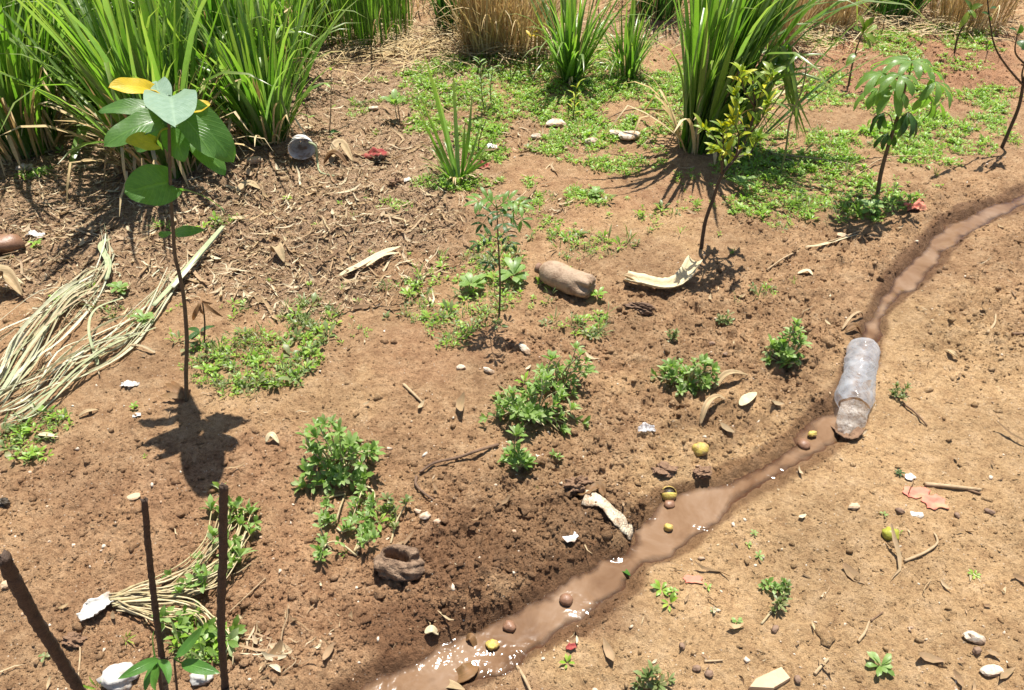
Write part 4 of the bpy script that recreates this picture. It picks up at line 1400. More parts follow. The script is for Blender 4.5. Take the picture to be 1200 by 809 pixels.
for (lab, x, y, s, k, mt) in [
    ('leafy seedling in the corner below the wilted sprig, bright green, largest on the path', 1026, 782, .036, 9, 'bush'),
    ('dark four-leaved seedling on the path between the brown seeds and wilted sprig', 863, 733, .022, 5, 'bush'),
    ('small seedling on the bare path closest to the stream, uppermost of a little row', 884, 627, .014, 5, 'bush'),
    ('pale small seedling just below the uppermost of the little row on the path', 876, 640, .012, 4, 'weed'),
    ('grey-green seedling lowest of the little row on the path', 889, 653, .018, 5, 'bush'),
    ('seedling at the stream bank below the dry bark, with narrow leaves', 790, 694, .018, 5, 'weed'),
    ('tiny grey seedling on the path next to the dark four-leaved one', 836, 718, .012, 5, 'weed_grey'),
    ('dark seedling on the path beside the faded red plastic', 1053, 556, .018, 7, 'darkleaf'),
    ('seedling shading a clump of dirt above the green fruit', 1036, 604, .015, 4, 'bush'),
    ('seedling pair on the path under the little row, half dried', 829, 690, .014, 4, 'weed'),
    ('small weed growing on the damp soil by the pale scrap', 42, 290, .034, 8, 'weed'),
    ('small weed at the edge of the straw near the dry leaf', 66, 352, .028, 7, 'weed'),
    ('broad-leaved weed rising through the pale straw', 142, 345, .05, 10, 'bush'),
    ('broad-leaved weed by the tip of the pale straw bundle', 172, 380, .045, 11, 'bush'),
    ('weed seedling on bare soil near the two white petals', 158, 478, .02, 6, 'weed'),
    ('lone seedling on bare soil below the straw ends', 30, 512, .024, 5, 'weed'),
    ('scrubby seedling at the bottom edge among soil crumbs', 52, 772, .020, 5, 'weed_grey'),
    ('broad-leaved weed at the foot of the pinnate seedling', 556, 340, .075, 10, 'bush'),
    ('bright broad-leaved weed between the pinnate seedling and the mud-coated bottle', 606, 330, .08, 12, 'bush'),
    ('upright weed close to the end of the mud-coated bottle', 702, 352, .04, 7, 'weed'),
    ('broad-leaved weed in the shade patch near the pale stone pair', 698, 232, .05, 10, 'bush'),
    ('bushy weed standing at the foot of the cassava sapling', 1020, 252, .07, 14, 'bush'),
    ('broad-leaved weed near the base of the citrus sapling', 864, 222, .07, 12, 'bush'),
]:
    tiny(lab, x, y, s, k, mat=mt, lift=.5)
sprawl('small scrubby weed on the path just past the clear bottle', [[(1052, 466), (1048, 458)], [(1052, 466), (1060, 460)], [(1052, 466), (1056, 472)], [(1052, 466), (1044, 464)]], .018, .007, mat='weed_grey', stem='twig_dark', dens=4, up=.02)
sprawl('wilted sprig with curled leaves lying on the path below the little seedling row', [[(892, 732), (905, 716), (916, 700), (920, 690)], [(905, 716), (912, 712), (918, 706)]], .022, .009, mat='weed_grey', dens=7, up=.012)
bush('green tip of leaves beside the wilted sprig', 904, 690, .032, .014, .018, 7, .022, .013, k=5)
bush('dry crumpled weed at the bottom edge beside the two brown seeds', 765, 806, .045, .03, .03, 10, .03, .013, mat='weed_grey')
# ------------------------------------------------------------------ lathe / lump helpers
def lathe(mb, A, B, prof, sides=28, crush=0.0, seed=0, ell=1.0, fr=14.0, upv=None):
    """profile (t along A-B, radius) turned round the axis, dented by noise"""
    ax = (B - A)
    d = ax.normalized()
    x, y = frame(d)
    if upv is not None:
        y = (upv - d * upv.dot(d)).normalized()
        x = d.cross(y)
    rows = []
    for (tt, r) in prof:
        row = []
        for k in range(sides):
            a = 2 * math.pi * k / sides
            nn = fbm(np.array([math.cos(a) * .5 + seed]), np.array([math.sin(a) * .5 + tt * ax.length * fr]), .7, 300 + seed, 3)[0] if crush else 0
            q = r * (1 + crush * nn)
            row.append(A + ax * tt + x * math.cos(a) * q + y * math.sin(a) * q * ell)
        rows.append(row)
    mb.grid(rows, True)


def lump_mesh(mb, c, sx, sy, sz, rot=0.0, amt=.3, seed=0, fr=1.3, sub=3, flat=False):
    V, T = ico(sub)
    V = lumpy(V, seed, amt, fr)
    if flat:
        V[:, 2] = np.clip(V[:, 2], -.55, .55)
    V = V * np.array([sx, sy, sz])
    ca, sa = math.cos(rot), math.sin(rot)
    X = V[:, 0] * ca - V[:, 1] * sa
    Yv = V[:, 0] * sa + V[:, 1] * ca
    W = np.stack([X + c.x, Yv + c.y, V[:, 2] + c.z], -1)
    mb.add(W.tolist(), [tuple(f) for f in T], [(0, 0)] * len(W))


_seed = [100]


def stone(label, px, py, w, h=.5, mat='stone_pale', name='stone', cat='stone', rot=None, asp=.7, amt=.22, sink=.35, group=None, flat=False, z=None, sub=3, fr=2.2):
    """w: width in photograph pixels; asp: depth over width; h: height over width"""
    m = pxm(px, py)
    a = w * m * .5
    c = G(px, py)
    if z is not None:
        c.z = z
    _seed[0] += 1
    mb = MB()
    rough = name in ('earth_clod', 'coir_lump', 'root_lump', 'charred_lump')
    if rough:
        sub, fr, a, sink = 4, 3.0, a * .85, .5
    elif mat.startswith('stone'):
        sub = 2
    lump_mesh(mb, c + Vector((0, 0, a * h * (1 - sink))), a, a * asp, a * h, rnd(-.5, .5) if rot is None else rot, amt, _seed[0], fr, sub, flat)
    return tag(single(mb, name, M[mat], c, mat == 'stone_wet' or not (rough or mat.startswith('stone'))), label, cat, group)


def ribbon(mb, pts, w, curl=0.0, n=20, prof=None, ups=None, cols=6, rag=0.0):
    """a curved sheet of width w along pts, its sides rolled up by curl"""
    cs = spline(pts, n)
    rows = []
    for i, p in enumerate(cs):
        d = (cs[min(i + 1, n)] - cs[max(i - 1, 0)]).normalized()
        s = d.cross(ups or Vector((0, 0, 1))).normalized()
        u = s.cross(d)
        f = prof(i / n) if prof else 1
        rows.append([p + s * (w * f * .5 * k) * (1 + rag * rnd()) + u * (curl * w * f * .5 * k * k + rag * w * .3 * rnd()) for k in [-1 + 2 * j / cols for j in range(cols + 1)]])
    mb.grid(rows)


def solid(o, th):
    md = o.modifiers.new('thickness', 'SOLIDIFY')
    md.thickness = th
    md.offset = 0
    return o


# ------------------------------------------------------------------ wooden stakes
def stake(label, foot, top, Yt, r0, r1, rag=True):
    c = G(*foot)
    tp = P(top[0], top[1], c.y + Yt)
    mb = MB()
    m1, m2 = c.lerp(tp, .35) + rv(.004), c.lerp(tp, .7) + rv(.004)
    tube(mb, [c - Vector((0, 0, .05)), m1, m2, tp], r0, r1, 10, 60, .16)
    top_ring = range(len(mb.v) - 20, len(mb.v))
    for i in top_ring:                        # splintered end
        mb.v[i] = tuple(Vector(mb.v[i]) + Vector((rnd() * .2, rnd() * .2, rnd(-1, .8))) * r1)
    o = single(mb, 'wooden_stake', M['stake'], c)
    return tag(o, label, 'stake', 'wooden stakes')


stake('straight dark stake standing at the tips of the tied vine bundle', (258, 806), (262, 569), .02, .0076, .0070)
stake('slightly bent dark stake with its foot behind the glossy leaves', (184, 772), (169, 585), .02, .0066, .0056)
stake('thick leaning stake with a broken top, closest to the camera at the picture edge', (110, 840), (2, 652), -.04, .0092, .0105)

# ------------------------------------------------------------------ seedling with glossy leaves at the stakes
c = G(189, 818)
Y = c.y
t = thing('glossy_seedling', 'seedling with long glossy leaves between the two upright stakes', 'seedling', c)
b = MB()
tp = P(186, 772, Y)
tube(b, [c - Vector((0, 0, .02)), P(187, 795, Y), tp], .004, .003, 6, 8)
b.build('stem', M['stem_dark'], t)
for (a, q, w_, up, ar) in [((186, 772, 0), (138, 796, -.05), .030, (.2, -.5, .8), .18), ((186, 773, 0), (198, 802, -.05), .030, (.7, -.6, .3), .18), ((186, 774, 0), (170, 812, -.05), .030, (-.5, -.7, .4), .1),
                           ((184, 776, 0), (180, 740, .05), .016, (-.6, -.6, .3), .05), ((188, 776, 0), (184, 812, -.08), .030, (.1, -.9, .3), .1)]:
    b = MB()
    leaf(b, P(a[0], a[1], Y + a[2]), P(q[0], q[1], Y + q[2]), w_, up, 'ovate', .18, ar, 12, 4, 0, .03)
    b.build('leaf', M['young'], t)
c = G(206, 822)
Y = c.y
t = thing('glossy_seedling', 'twin-leaved seedling in front of the straight stake, leaves ribbed', 'seedling', c)
b = MB()
tp = P(204, 772, Y)
tube(b, [c - Vector((0, 0, .02)), tp], .0028, .002, 6, 6)
b.build('stem', M['stem_dark'], t)
for (a, q, w_, up, ar) in [((207, 770, 0), (237, 735, .03), .030, (-.5, -.6, .6), -.06), ((212, 777, 0), (258, 789, -.02), .036, (.1, -.35, .95), .08)]:
    b = MB()
    leaf(b, P(a[0], a[1], Y + a[2]), P(q[0], q[1], Y + q[2]), w_, up, 'ovate', .22, ar, 14, 6, 0, .02)
    tube(b, [tp, P(a[0], a[1], Y + a[2])], .0018, .0014, 5, 4)
    b.build('leaf', M['young'], t)

# ------------------------------------------------------------------ tied bundles of vine cuttings
def cuttings(label, knot, fans, n, leafy):
    c = G(*knot)
    t = thing('vine_bundle', label, 'vine cuttings', c, 'bundles of vine cuttings')
    sb, fb = MB(), MB()
    for i in range(n):
        f = random.choice(fans)
        up0 = rnd(.003, .02)
        end = rnd(.72, 1.08)
        pts = []
        off = 1.2 * rnd()
        for j, (x, y, s) in enumerate(f):
            q = j / (len(f) - 1)
            if q > end:
                break
            pts.append(G(x + s * off + rnd() * 6, y + s * .6 * off + rnd() * 5, up0 + .022 * math.sin(q * 3) * rnd(.3, 1.2)))
        if len(pts) < 2:
            continue
        cs = spline(pts, 22)
        tube(sb, cs, rnd(.0015, .0028), .0013, 5, 22, .12)
        if random.random() < leafy:
            rosette(fb, cs[-1], cs[-1] - cs[-4] + Vector((0, 0, .02)), rnd(.028, .050), .021, random.randint(4, 7))
        for _ in range(2):
            if random.random() < leafy * .5:
                k = random.randint(11, 20)
                rosette(fb, cs[k], Vector((rnd(), rnd(), 1)), rnd(.022, .034), .016, random.randint(2, 4))
    sb.build('stem', M['stem_tan'], t)
    fb.build('foliage', M['bush'], t)


cuttings('tied bundle of tan vine cuttings whose leafy tips curve up behind the straight stake', (137, 706),
         [[(136, 706, 3), (165, 702, 5), (200, 698, 9), (235, 682, 12), (262, 655, 13), (280, 628, 12), (288, 606, 12), (278, 592, 14)],
          [(136, 704, 3), (165, 698, 5), (198, 692, 7), (230, 674, 9), (256, 645, 8), (266, 615, 8), (256, 596, 10)],
          [(136, 705, 3), (165, 701, 5), (205, 697, 8), (240, 680, 10), (264, 652, 12), (276, 622, 12), (262, 598, 14)],
         [(136, 706, 3), (170, 703, 5), (215, 699, 8), (250, 684, 9), (275, 655, 9), (284, 625, 8), (281, 605, 9)],
          [(137, 706, 3), (170, 704, 5), (210, 702, 6), (248, 690, 8), (272, 668, 8), (276, 650, 10)]], 36, .7)
cuttings('lower bundle of vine cuttings trailing past the foot of the straight stake', (137, 714),
         [[(138, 712, 3), (170, 712, 5), (205, 714, 8), (240, 722, 10), (262, 738, 8), (276, 760, 6), (272, 782, 8)],
          [(138, 714, 3), (172, 720, 5), (205, 726, 7), (235, 728, 9), (244, 748, 6), (248, 764, 7)],
          [(138, 714, 3), (165, 722, 4), (190, 734, 7), (215, 742, 9), (236, 752, 8)]], 18, .38)
# torn white paper at the knot and by the stakes
def scrap(label, px, py, w, h, rot, mat='white', name='paper_scrap', cat='paper', up=.012, rag=.12, curl=.4, group=None):
    m = pxm(px, py)
    c = G(px, py)
    ca, sa = math.cos(rot), math.sin(rot)
    L = w * m * .5
    pts = [c + Vector((ca * k * L, sa * k * L * 1.2, up * (1 + .6 * rnd()))) for k in (-1, -.4, .3, 1)]
    mb = MB()
    ribbon(mb, pts, h * m, curl, 16, lambda q: .62 + .42 * math.sin(q * 3.0) + .15 * math.sin(q * 11 + px), None, 8, rag)
    return solid(tag(single(mb, name, M[mat], c), label, cat, group), .0015)


scrap('torn white paper wad at the knot of the vine bundle', 116, 718, 36, 22, .7, up=.016, rag=.2, curl=.7)
stone('white crumpled paper lump at the bottom edge under the glossy leaves', 141, 800, 40, .75, 'white', 'paper_lump', 'paper', 0, .8, .3, fr=2.0)
stone('white crumpled paper lump behind the foot of the straight stake', 238, 797, 24, .7, 'white', 'paper_lump', 'paper', 0, .8, .3, fr=2.0)
scrap('pair of small white petals on bare soil near the straw ends', 153, 452, 20, 9, .1, up=.004, rag=.3, name='petal_scrap', cat='scrap')
scrap('tiny white scrap just below the two white petals', 160, 487, 9, 6, .3, up=.003, name='petal_scrap', cat='scrap')
scrap('crumpled clear wrapper glinting on the clods between the two bushy weeds and the yellow fruit', 757, 507, 19, 10, .0, 'wrap', 'plastic_wrapper', 'wrapper', .008, .35, .9)
scrap('flat pinkish plastic shard on the wet soil below the bleached bark', 668, 634, 16, 14, .5, 'whitec', 'plastic_shard', 'shard', .004, .1, .1)
scrap('grey plastic flake beside the dark seedling on the path', 1066, 560, 12, 9, .4, 'whitec', 'plastic_shard', 'shard', .003, .1, .1)
scrap('white chalky flake near the green fruit on the path', 1074, 603, 14, 9, -.1, 'white', 'white_flake', 'flake', .003, .1, -.4)
scrap('pale bluish plastic scrap behind the thin grass tuft', 577, 176, 12, 9, .1, 'whitec', 'plastic_scrap', 'scrap', .01, .3, .6)
scrap('white scrap on the damp soil beside the small weed', 43, 279, 20, 10, .0, 'white', 'white_scrap', 'scrap', .012, .25, .5)
scrap('small white scrap on the litter beside the dark coir lump', 478, 213, 9, 8, .2, 'white', 'white_scrap', 'scrap', .006, .2, .3)

# ------------------------------------------------------------------ pale straw bundles at the edge
def straw_bundle(label, lines, n, w, up):
    c = G(*lines[0][len(lines[0]) // 2][:2])
    mb = MB()
    for i in range(n):
        f = random.choice(lines)
        off = rnd()
        a, e = random.choice([0, 0, .2]), random.choice([1, 1, .8])
        k = len(f) - 1
        pts = []
        for j, (x, y, s) in enumerate(f):
            q = j / k
            if a - .26 <= q <= e + .26:
                pts.append(G(x + s * off * 1.0 + rnd() * 5, y + s * off * 1.35 + rnd() * 5, .004 + up * rnd(0, 1)))
        if len(pts) < 2:
            continue
        ww = w * random.choice([.3, .5, .7, 1, 1.2, 1.9])
        ribbon(mb, pts, ww, rnd(.1, .9), 18, lambda q: PROF['strip'](q) * (1.1 + .3 * math.sin(q * 17 + off * 9)) + .1, Vector((rnd(), rnd(), 1)), 2, .04)
    for i in range(n // 2):            # broken bits round the bundle
        f = random.choice(lines)
        x, y, s = random.choice(f)
        a = G(x + s * 2.6 * rnd(), y + s * 2.2 * rnd(), rnd(.004, .02))
        d = Vector((rnd(), rnd(), rnd(-.05, .15))) * rnd(.03, .12)
        e = a + d
        e.z = H(e.x, e.y) + rnd(.004, .02)
        ribbon(mb, [a, a.lerp(e, .5) + rv(.012), e], w * rnd(.4, 1.3), rnd(.1, .8), 8, None, Vector((rnd(), rnd(), 1)), 2, .12)
    return tag(single(mb, 'straw_bundle', M['straw_pale'], c), label, 'straw', 'bundles of pale straw')


straw_bundle('greenish straw bundle running up to a knot of bleached sheath, uppermost of the two', [
    [(128, 285, 3), (131, 312, 6), (112, 345, 9), (70, 375, 14), (20, 410, 18), (-30, 440, 18)], [(130, 318, 5), (105, 345, 8), (60, 385, 12), (20, 430, 14), (-20, 470, 14)],
    [(115, 340, 7), (85, 362, 8), (40, 420, 12), (10, 460, 10), (-10, 480, 10)]], 32, .0062, .055)
straw_bundle('long straw bundle with a broad bleached stem reaching past the bent sapling', [
    [(205, 325, 5), (150, 400, 7), (100, 430, 10), (50, 452, 12), (-10, 480, 12)], [(175, 378, 5), (125, 405, 8), (85, 440, 10), (40, 480, 10), (5, 500, 8)],
    [(160, 395, 6), (110, 420, 9), (60, 470, 10), (10, 505, 8)], [(190, 345, 4), (150, 385, 5), (118, 415, 6), (116, 430, 3)]], 20, .0062, .04)
mb = MB()
ribbon(mb, [G(264, 272, .015), G(240, 302, .03), G(212, 335, .03), G(182, 364, .02)], .022, .35, 22, lambda q: .55 + .5 * math.sin(q * 2.6 + .3), None, 6, .06)
ribbon(mb, [G(262, 276, .02), G(236, 310, .035), G(205, 345, .03)], .014, .3, 20, None, Vector((.4, 0, 1)), 3, .06)
solid(tag(single(mb, 'bleached_stem', M['straw_pale'], G(220, 325)), 'broad bleached stem sheath lying at a slant behind the bent sapling', 'stem'), .002)
mb = MB()
ribbon(mb, [G(128, 284, .012), G(122, 298, .03), G(131, 318, .035), G(128, 336, .03)], .022, .5, 16, None, None, 5, .12)
solid(tag(single(mb, 'bleached_stem', M['straw_pale'], G(128, 310)), 'twisted bleached sheath at the head of the greenish straw bundle', 'stem'), .002)
mb = MB()
ribbon(mb, [G(147, 355, .02), G(120, 380, .06), G(112, 405, .06), G(116, 430, .01)], .008, .3, 20, None, None, 3)
tag(single(mb, 'straw_stalk', M['straw_pale'], G(118, 400)), 'single arched pale blade crossing the long straw bundle', 'straw')

# dry leaf and husks
def husk(label, pts, w, curl, mat='deadleaf', name='dry_leaf', cat='dry leaf', th=.0018, prof='ovate', rag=.04, group=None):
    q = [G(x, y, u) for (x, y, u) in pts]
    mb = MB()
    ribbon(mb, q, w, curl, 20, (lambda s: PROF[prof](s) + .05) if prof else None, None, 6, rag)
    c = q[len(q) // 2].copy()
    return solid(tag(single(mb, name, M[mat], c), label, cat, group), th)


husk('large curled dry leaf at the picture edge above the straw', [(-22, 372, .01), (-4, 350, .07), (14, 340, .06), (28, 350, .01)], .075, 1.0)
husk('pale narrow dry leaf lying over the large curled one', [(-15, 340, .06), (8, 334, .07), (32, 341, .03)], .03, .4, 'huskpale')
husk('split dry corn husk lying on the litter between sapling and pinnate seedling', [(398, 328, .01), (420, 318, .022), (445, 305, .025), (470, 293, .015)], .030, .5, 'huskpale', 'corn_husk', 'husk', prof='strip')
husk('narrow husk strip lying along the split corn husk', [(430, 318, .02), (450, 308, .03), (468, 300, .012)], .016, .5, 'huskpale', 'corn_husk', 'husk', prof='strip')
husk('torn pale husk bent like a trough next to the citrus sapling foot', [(733, 331, .012), (752, 337, .018), (776, 341, .014), (796, 336, .02), (812, 320, .05)], .055, .8, 'huskpale', 'pod_husk', 'husk', .003, None, .08)
husk('curled brown husk end joined to the torn trough-shaped husk', [(730, 328, .02), (740, 333, .025), (752, 338, .012)], .03, .9, 'deadleaf', 'pod_husk', 'husk', .003)
husk('dry pointed leaf folded upright in the litter behind the bent sapling', [(322, 298, .01), (328, 303, .05), (334, 311, .01)], .05, .5)
husk('crumpled tan leaf beside the white broken cup', [(388, 196, .01), (400, 183, .06), (414, 192, .01)], .06, .7)
husk('orange brown dry leaf next to the crumpled tan leaf', [(380, 194, .01), (394, 192, .05), (408, 196, .01)], .045, .9, 'brownleaf')
husk('brown dry leaf on the damp litter under the white broken cup', [(278, 228, .008), (292, 222, .025), (306, 226, .008)], .05, .5, 'deadleaf')
husk('curled dry leaf on the clods below the compact bushy weed', [(836, 458, .006), (846, 450, .03), (858, 446, .03), (876, 444, .01)], .026, .8)
husk('folded dry leaf standing at the clods below the compact bushy weed', [(820, 500, .004), (826, 485, .035), (838, 474, .03), (850, 470, .008)], .022, .9)
husk('flat pale husk scrap beneath the compact bushy weed', [(866, 478, .006), (875, 472, .014), (886, 462, .006)], .04, .3, 'huskpale')
husk('dry leaf on bare soil above the round bushy weed', [(312, 520, .006), (320, 516, .02), (328, 522, .006)], .022, .5, 'huskpale')
husk('grey dry leaf sliver near the straw ends on bare soil', [(93, 490, .005), (104, 486, .012), (116, 482, .005)], .018, .5)
husk('pale straw-coloured leaf on bare soil at the straw ends', [(46, 512, .006), (56, 514, .014), (70, 514, .006)], .018, .5, 'huskpale')
husk('pinkish dry leaf on the dug soil past the stream', [(1108, 412, .006), (1115, 418, .016), (1122, 422, .006)], .022, .5, 'deadleaf')
husk('dry pod on the bank above the stream bend, long and pale', [(942, 294, .008), (955, 292, .016), (972, 288, .012), (1005, 277, .01)], .014, .7, 'huskpale', 'dry_pod', 'pod')
husk('oval dry leaf on the soil beside the husk scraps at the stream bank', [(934, 322, .004), (945, 321, .014), (952, 324, .004)], .020, .4, 'huskpale')
husk('loop of dry leaf caught above the clear bottle', [(986, 388, .004), (994, 380, .03), (1004, 374, .03), (1011, 372, .004)], .010, .5, 'twig', prof='strip')
husk('brown leaf on the wet bank just above the clear bottle', [(990, 392, .006), (1000, 388, .02), (1010, 394, .006)], .03, .6, 'brownleaf')
GWL = 'dead leaves in the stream'
for lab, pts, w_, mt in [('yellow brown leaf plastered in the shallow water nearest the bottom edge', [(500, 785, .008), (512, 778, .012), (522, 768, .008)], .03, 'yellow'),
                         ('curled brown leaf standing in the glittering water beside the yellow fruit', [(546, 748, .02), (553, 755, .035), (560, 770, .014)], .022, 'brownleaf'),
                         ('large folded brown leaf on the stream edge at the bottom', [(530, 800, .012), (548, 794, .03), (560, 782, .02)], .05, 'brownleaf'),
                         ('long brown leaf at the very bottom under the glittering water', [(505, 808, .012), (525, 806, .02), (545, 812, .012)], .028, 'deadleaf'),
                         ('pale leaf scrap on the mud where the glittering water begins', [(498, 745, .012), (507, 743, .02), (514, 746, .012)], .022, 'huskpale')]:
    husk(lab, pts, w_, .25, mt, 'dead_leaf', 'dead leaf', group=GWL)
husk('green leaf fragment at the stream narrows', [(722, 672, .012), (730, 675, .02), (738, 678, .012)], .018, .4, 'young', 'green_leaf', 'leaf')
husk('small green leaf in the shallow water at the bottom edge', [(497, 800, .012), (501, 793, .018), (504, 786, .012)], .016, .3, 'young', 'green_leaf', 'leaf')

# bleached bark and rotten shell
husk('bleached curved bark slab slanting down to the stream below the clods', [(684, 587, .016), (704, 595, .018), (722, 609, .012), (741, 626, .003)], .052, -.03, 'bark', 'bark_slab', 'bark', .004, 'slab', .13)
husk('shaded leathery brown sheath behind the bleached bark', [(674, 580, .003), (688, 580, .014), (700, 575, .020), (708, 583, .008)], .030, .5, 'brownleaf', 'dry_sheath', 'sheath', .003, 'strip', .3)
c = G(467, 668)
m = pxm(467, 668)
V, T = ico(5)
V = lumpy(V, 77, .22, 1.7)
rr = np.sqrt(((V[:, 0] + .08) / .70) ** 2 + ((V[:, 1] - .16 + .25 * V[:, 0]) / .44) ** 2) + .6 * fbm(V[:, 0], V[:, 1], .5, 401, 3)
pit = (V[:, 2] > -.1) * (1 - smooth(.72, 1.0, rr))
V[:, 2] = V[:, 2] * (1 - pit) - .75 * pit
V = V + RNG.normal(0, .012, V.shape)
W = V * np.array([27 * m, 20 * m, 19 * m]) + np.array([c.x, c.y, c.z + 8 * m])
mb = MB()
mb.add(W.tolist(), [tuple(f) for f in T], [(0, 0)] * len(W))
tag(single(mb, 'rotten_shell', M['shell'], c), 'hollow rotten brown shell with a dark opening at the foot of the trailing weed', 'shell')
stone('dark earth lump shading a hole behind the bleached bark', 677, 571, 34, .7, 'clod', 'earth_clod', 'clod', amt=.5, fr=1.8)
stone('dark wet clod with a hole at the water edge above the split fruit', 822, 556, 25, .5, 'clod', 'earth_clod', 'clod', amt=.45, fr=1.8)
stone('reddish clod on the bank between the bark and the split fruit', 778, 552, 30, .4, 'clod', 'earth_clod', 'clod', amt=.45, fr=1.8)
stone('dark coir lump on the litter next to the red rag', 446, 191, 18, .8, 'seed', 'coir_lump', 'clod', amt=.5, fr=2)
stone('dark coir lump below the red rag, flatter', 464, 216, 18, .6, 'clod', 'coir_lump', 'clod', amt=.5, fr=2)
stone('dark root lump half buried near the torn trough husk', 750, 364, 36, .4, 'root', 'root_lump', 'root', amt=.5, fr=2, asp=.4, rot=-.3)
stone('black charred lump at the picture edge on bare soil', 6, 591, 16, .6, 'seed', 'charred_lump', 'clod', amt=.4, fr=1.8)
stone('round clod beside the leaning stake', 88, 752, 26, .7, 'clod', 'earth_clod', 'clod', amt=.4, fr=1.6)
stone('dark boulder-like lump at the picture edge on the damp soil', 4, 294, 50, .5, 'stone_wet', 'dark_rock', 'rock', amt=.35)

# ------------------------------------------------------------------ stones and tiles
GS = 'pale stones near the green mat'
stone('flat pale stone at the edge of the bright green mat', 652, 147, 25, .35, rot=.1, asp=.7, flat=True, group=GS)
stone('pale flat stone propped over a dark gap, larger of the touching pair', 738, 164, 30, .3, rot=.1, asp=.6, flat=True, group=GS, sink=-.3)
stone('pale flat stone, smaller of the touching pair, tilted', 722, 160, 20, .35, rot=-.3, asp=.6, flat=True, group=GS, sink=-.2)
stone('rounded cream stone beside the touching pair of flat stones', 693, 169, 18, .5, group=GS)
stone('small pale stone between cream stone and thin grass tuft', 628, 162, 14, .5, group=GS)
stone('white lump below the tall grass behind the litter', 31, 200, 20, .5, 'stone_pale')
stone('buff stone on the litter by the white broken cup', 298, 190, 18, .5, 'stone_tan')
stone('pale stone in the litter near the small drooping seedling', 438, 129, 12, .5)
stone('pale chip on the dug soil above the clear bottle side', 850, 440, 10, .4, 'stone_pale')
stone('small white stone below the pinnate seedling, squarish', 540, 432, 11, .5)
stone('white stone sliver below the pinnate seedling', 573, 436, 16, .4, 'stone_pale', rot=-.6, asp=.4)
stone('long white stone sliver behind the wide spreading weed', 615, 412, 22, .4, 'stone_pale', rot=-.9, asp=.4)
stone('reddish pebble on the soil past the bottle', 987, 277, 14, .5, 'stone_tan')
stone('white broken stone in the corner of the path', 1140, 749, 24, .55, 'stone_pale', asp=.6, rot=-.5)
stone('grey round pebble touching the white broken stone', 1144, 764, 12, .7, 'nut')
stone('flat white stone in the corner below the white broken stone', 1162, 788, 28, .35, 'stone_pale', asp=.5, rot=.1, flat=True)
stone('buff squarish stone on the path near the chalky flake', 1000, 595, 14, .5, 'stone_tan')
stone('flat reddish fragment pressed in the soil above the bent stake', 157, 583, 16, .25, 'stone_tan', flat=True)
stone('small reddish stone in the corner beside the leaning stake', 10, 686, 15, .5, 'stone_tan')
stone('wet round brown stone breaking the glittering water', 597, 742, 17, .7, 'stone_wet', asp=.85, amt=.22, sink=.15, z=WZ - .004)
stone('wet brown stone at the edge of the calm pool', 663, 711, 17, .8, 'stone_wet', asp=.9, amt=.12, sink=.2, z=WZ - .004)
stone('small wet stone at the stream narrows by the split fruit', 783, 598, 14, .6, 'stone_wet', asp=.9, amt=.15, sink=.3, z=WZ - .004)
stone('wet muddy lump in the pool under the torn bottle neck', 940, 528, 16, .6, 'stone_wet', asp=.9, amt=.2, sink=.3, z=WZ - .004)
stone('rotten fruit crumb on the muddy lump in the pool', 949, 517, 12, .6, 'fruit_y', 'fruit', 'fruit', amt=.15, z=WZ + .004)
for i, (lab, x, y, w_) in enumerate([('pale crumb heap on clods by the trailing weed, biggest', 498, 607, 14), ('pale crumb next to the biggest crumb by the trailing weed', 490, 600, 10), ('lowest pale crumb by the trailing weed', 512, 612, 9)]):
    stone(lab, x, y, w_, .5, 'pebble', 'earth_crumb', 'crumb')
# sandy tile fragment
c = G(903, 797)
mb = MB()
q = [G(x, y) for x, y in [(876, 809), (884, 798), (915, 784), (926, 797), (905, 810)]]
zt = max(p.z for p in q)
for k in range(2):
    pass
ring0 = [Vector((p.x, p.y, p.z - .006)) for p in q]
ring1 = [Vector((p.x, p.y, zt + .006)) for p in q]
ring2 = [c + (p - c) * .94 for p in ring1]
for p in ring2:
    p.z = zt + .010
cc = [Vector((c.x, c.y, zt + .010))] * len(q)
mb.grid([ring0[::-1], ring1[::-1], ring2[::-1], cc], True)
tag(single(mb, 'tile_fragment', M['slab'], c, False), 'flat sandy tile fragment at the bottom edge of the path', 'tile fragment')

# ------------------------------------------------------------------ fruit and seeds
def fruit(label, px, py, w, mat, asp=1.0, rot=0.0, z=None, name='fruit', cat='fruit', split=False):
    m = pxm(px, py)
    c = G(px, py) if z is None else Vector((*G0(px, py, z), z))
    r = w * m * .5
    ce = c + Vector((0, 0, r * .55))
    if not split:
        mb = MB()
        lump_mesh(mb, ce, r * asp, r, r * .90, rot, .20, int(px), 1.2, 3)
        return tag(single(mb, name, M[mat], c), label, cat)
    t = thing(name, label, cat, c)
    mb = MB()
    rows = []
    for i in range(13):                     # rind with a wedge left open towards the top
        th = math.pi * i / 12
        rows.append([ce + Vector((math.cos(th) * r, math.sin(th) * r * math.cos(a), math.sin(th) * r * math.sin(a))) for a in [R(118) + R(304) * k / 22 for k in range(23)]])
    mb.grid(rows)
    solid(mb.build('rind', M[mat], t), r * .14)
    mb = MB()
    lump_mesh(mb, ce, r * .82, r * .80, r * .80, 0, .05, 5, 1.2, 2)
    mb.build('pulp', M['seed'], t)
    return t


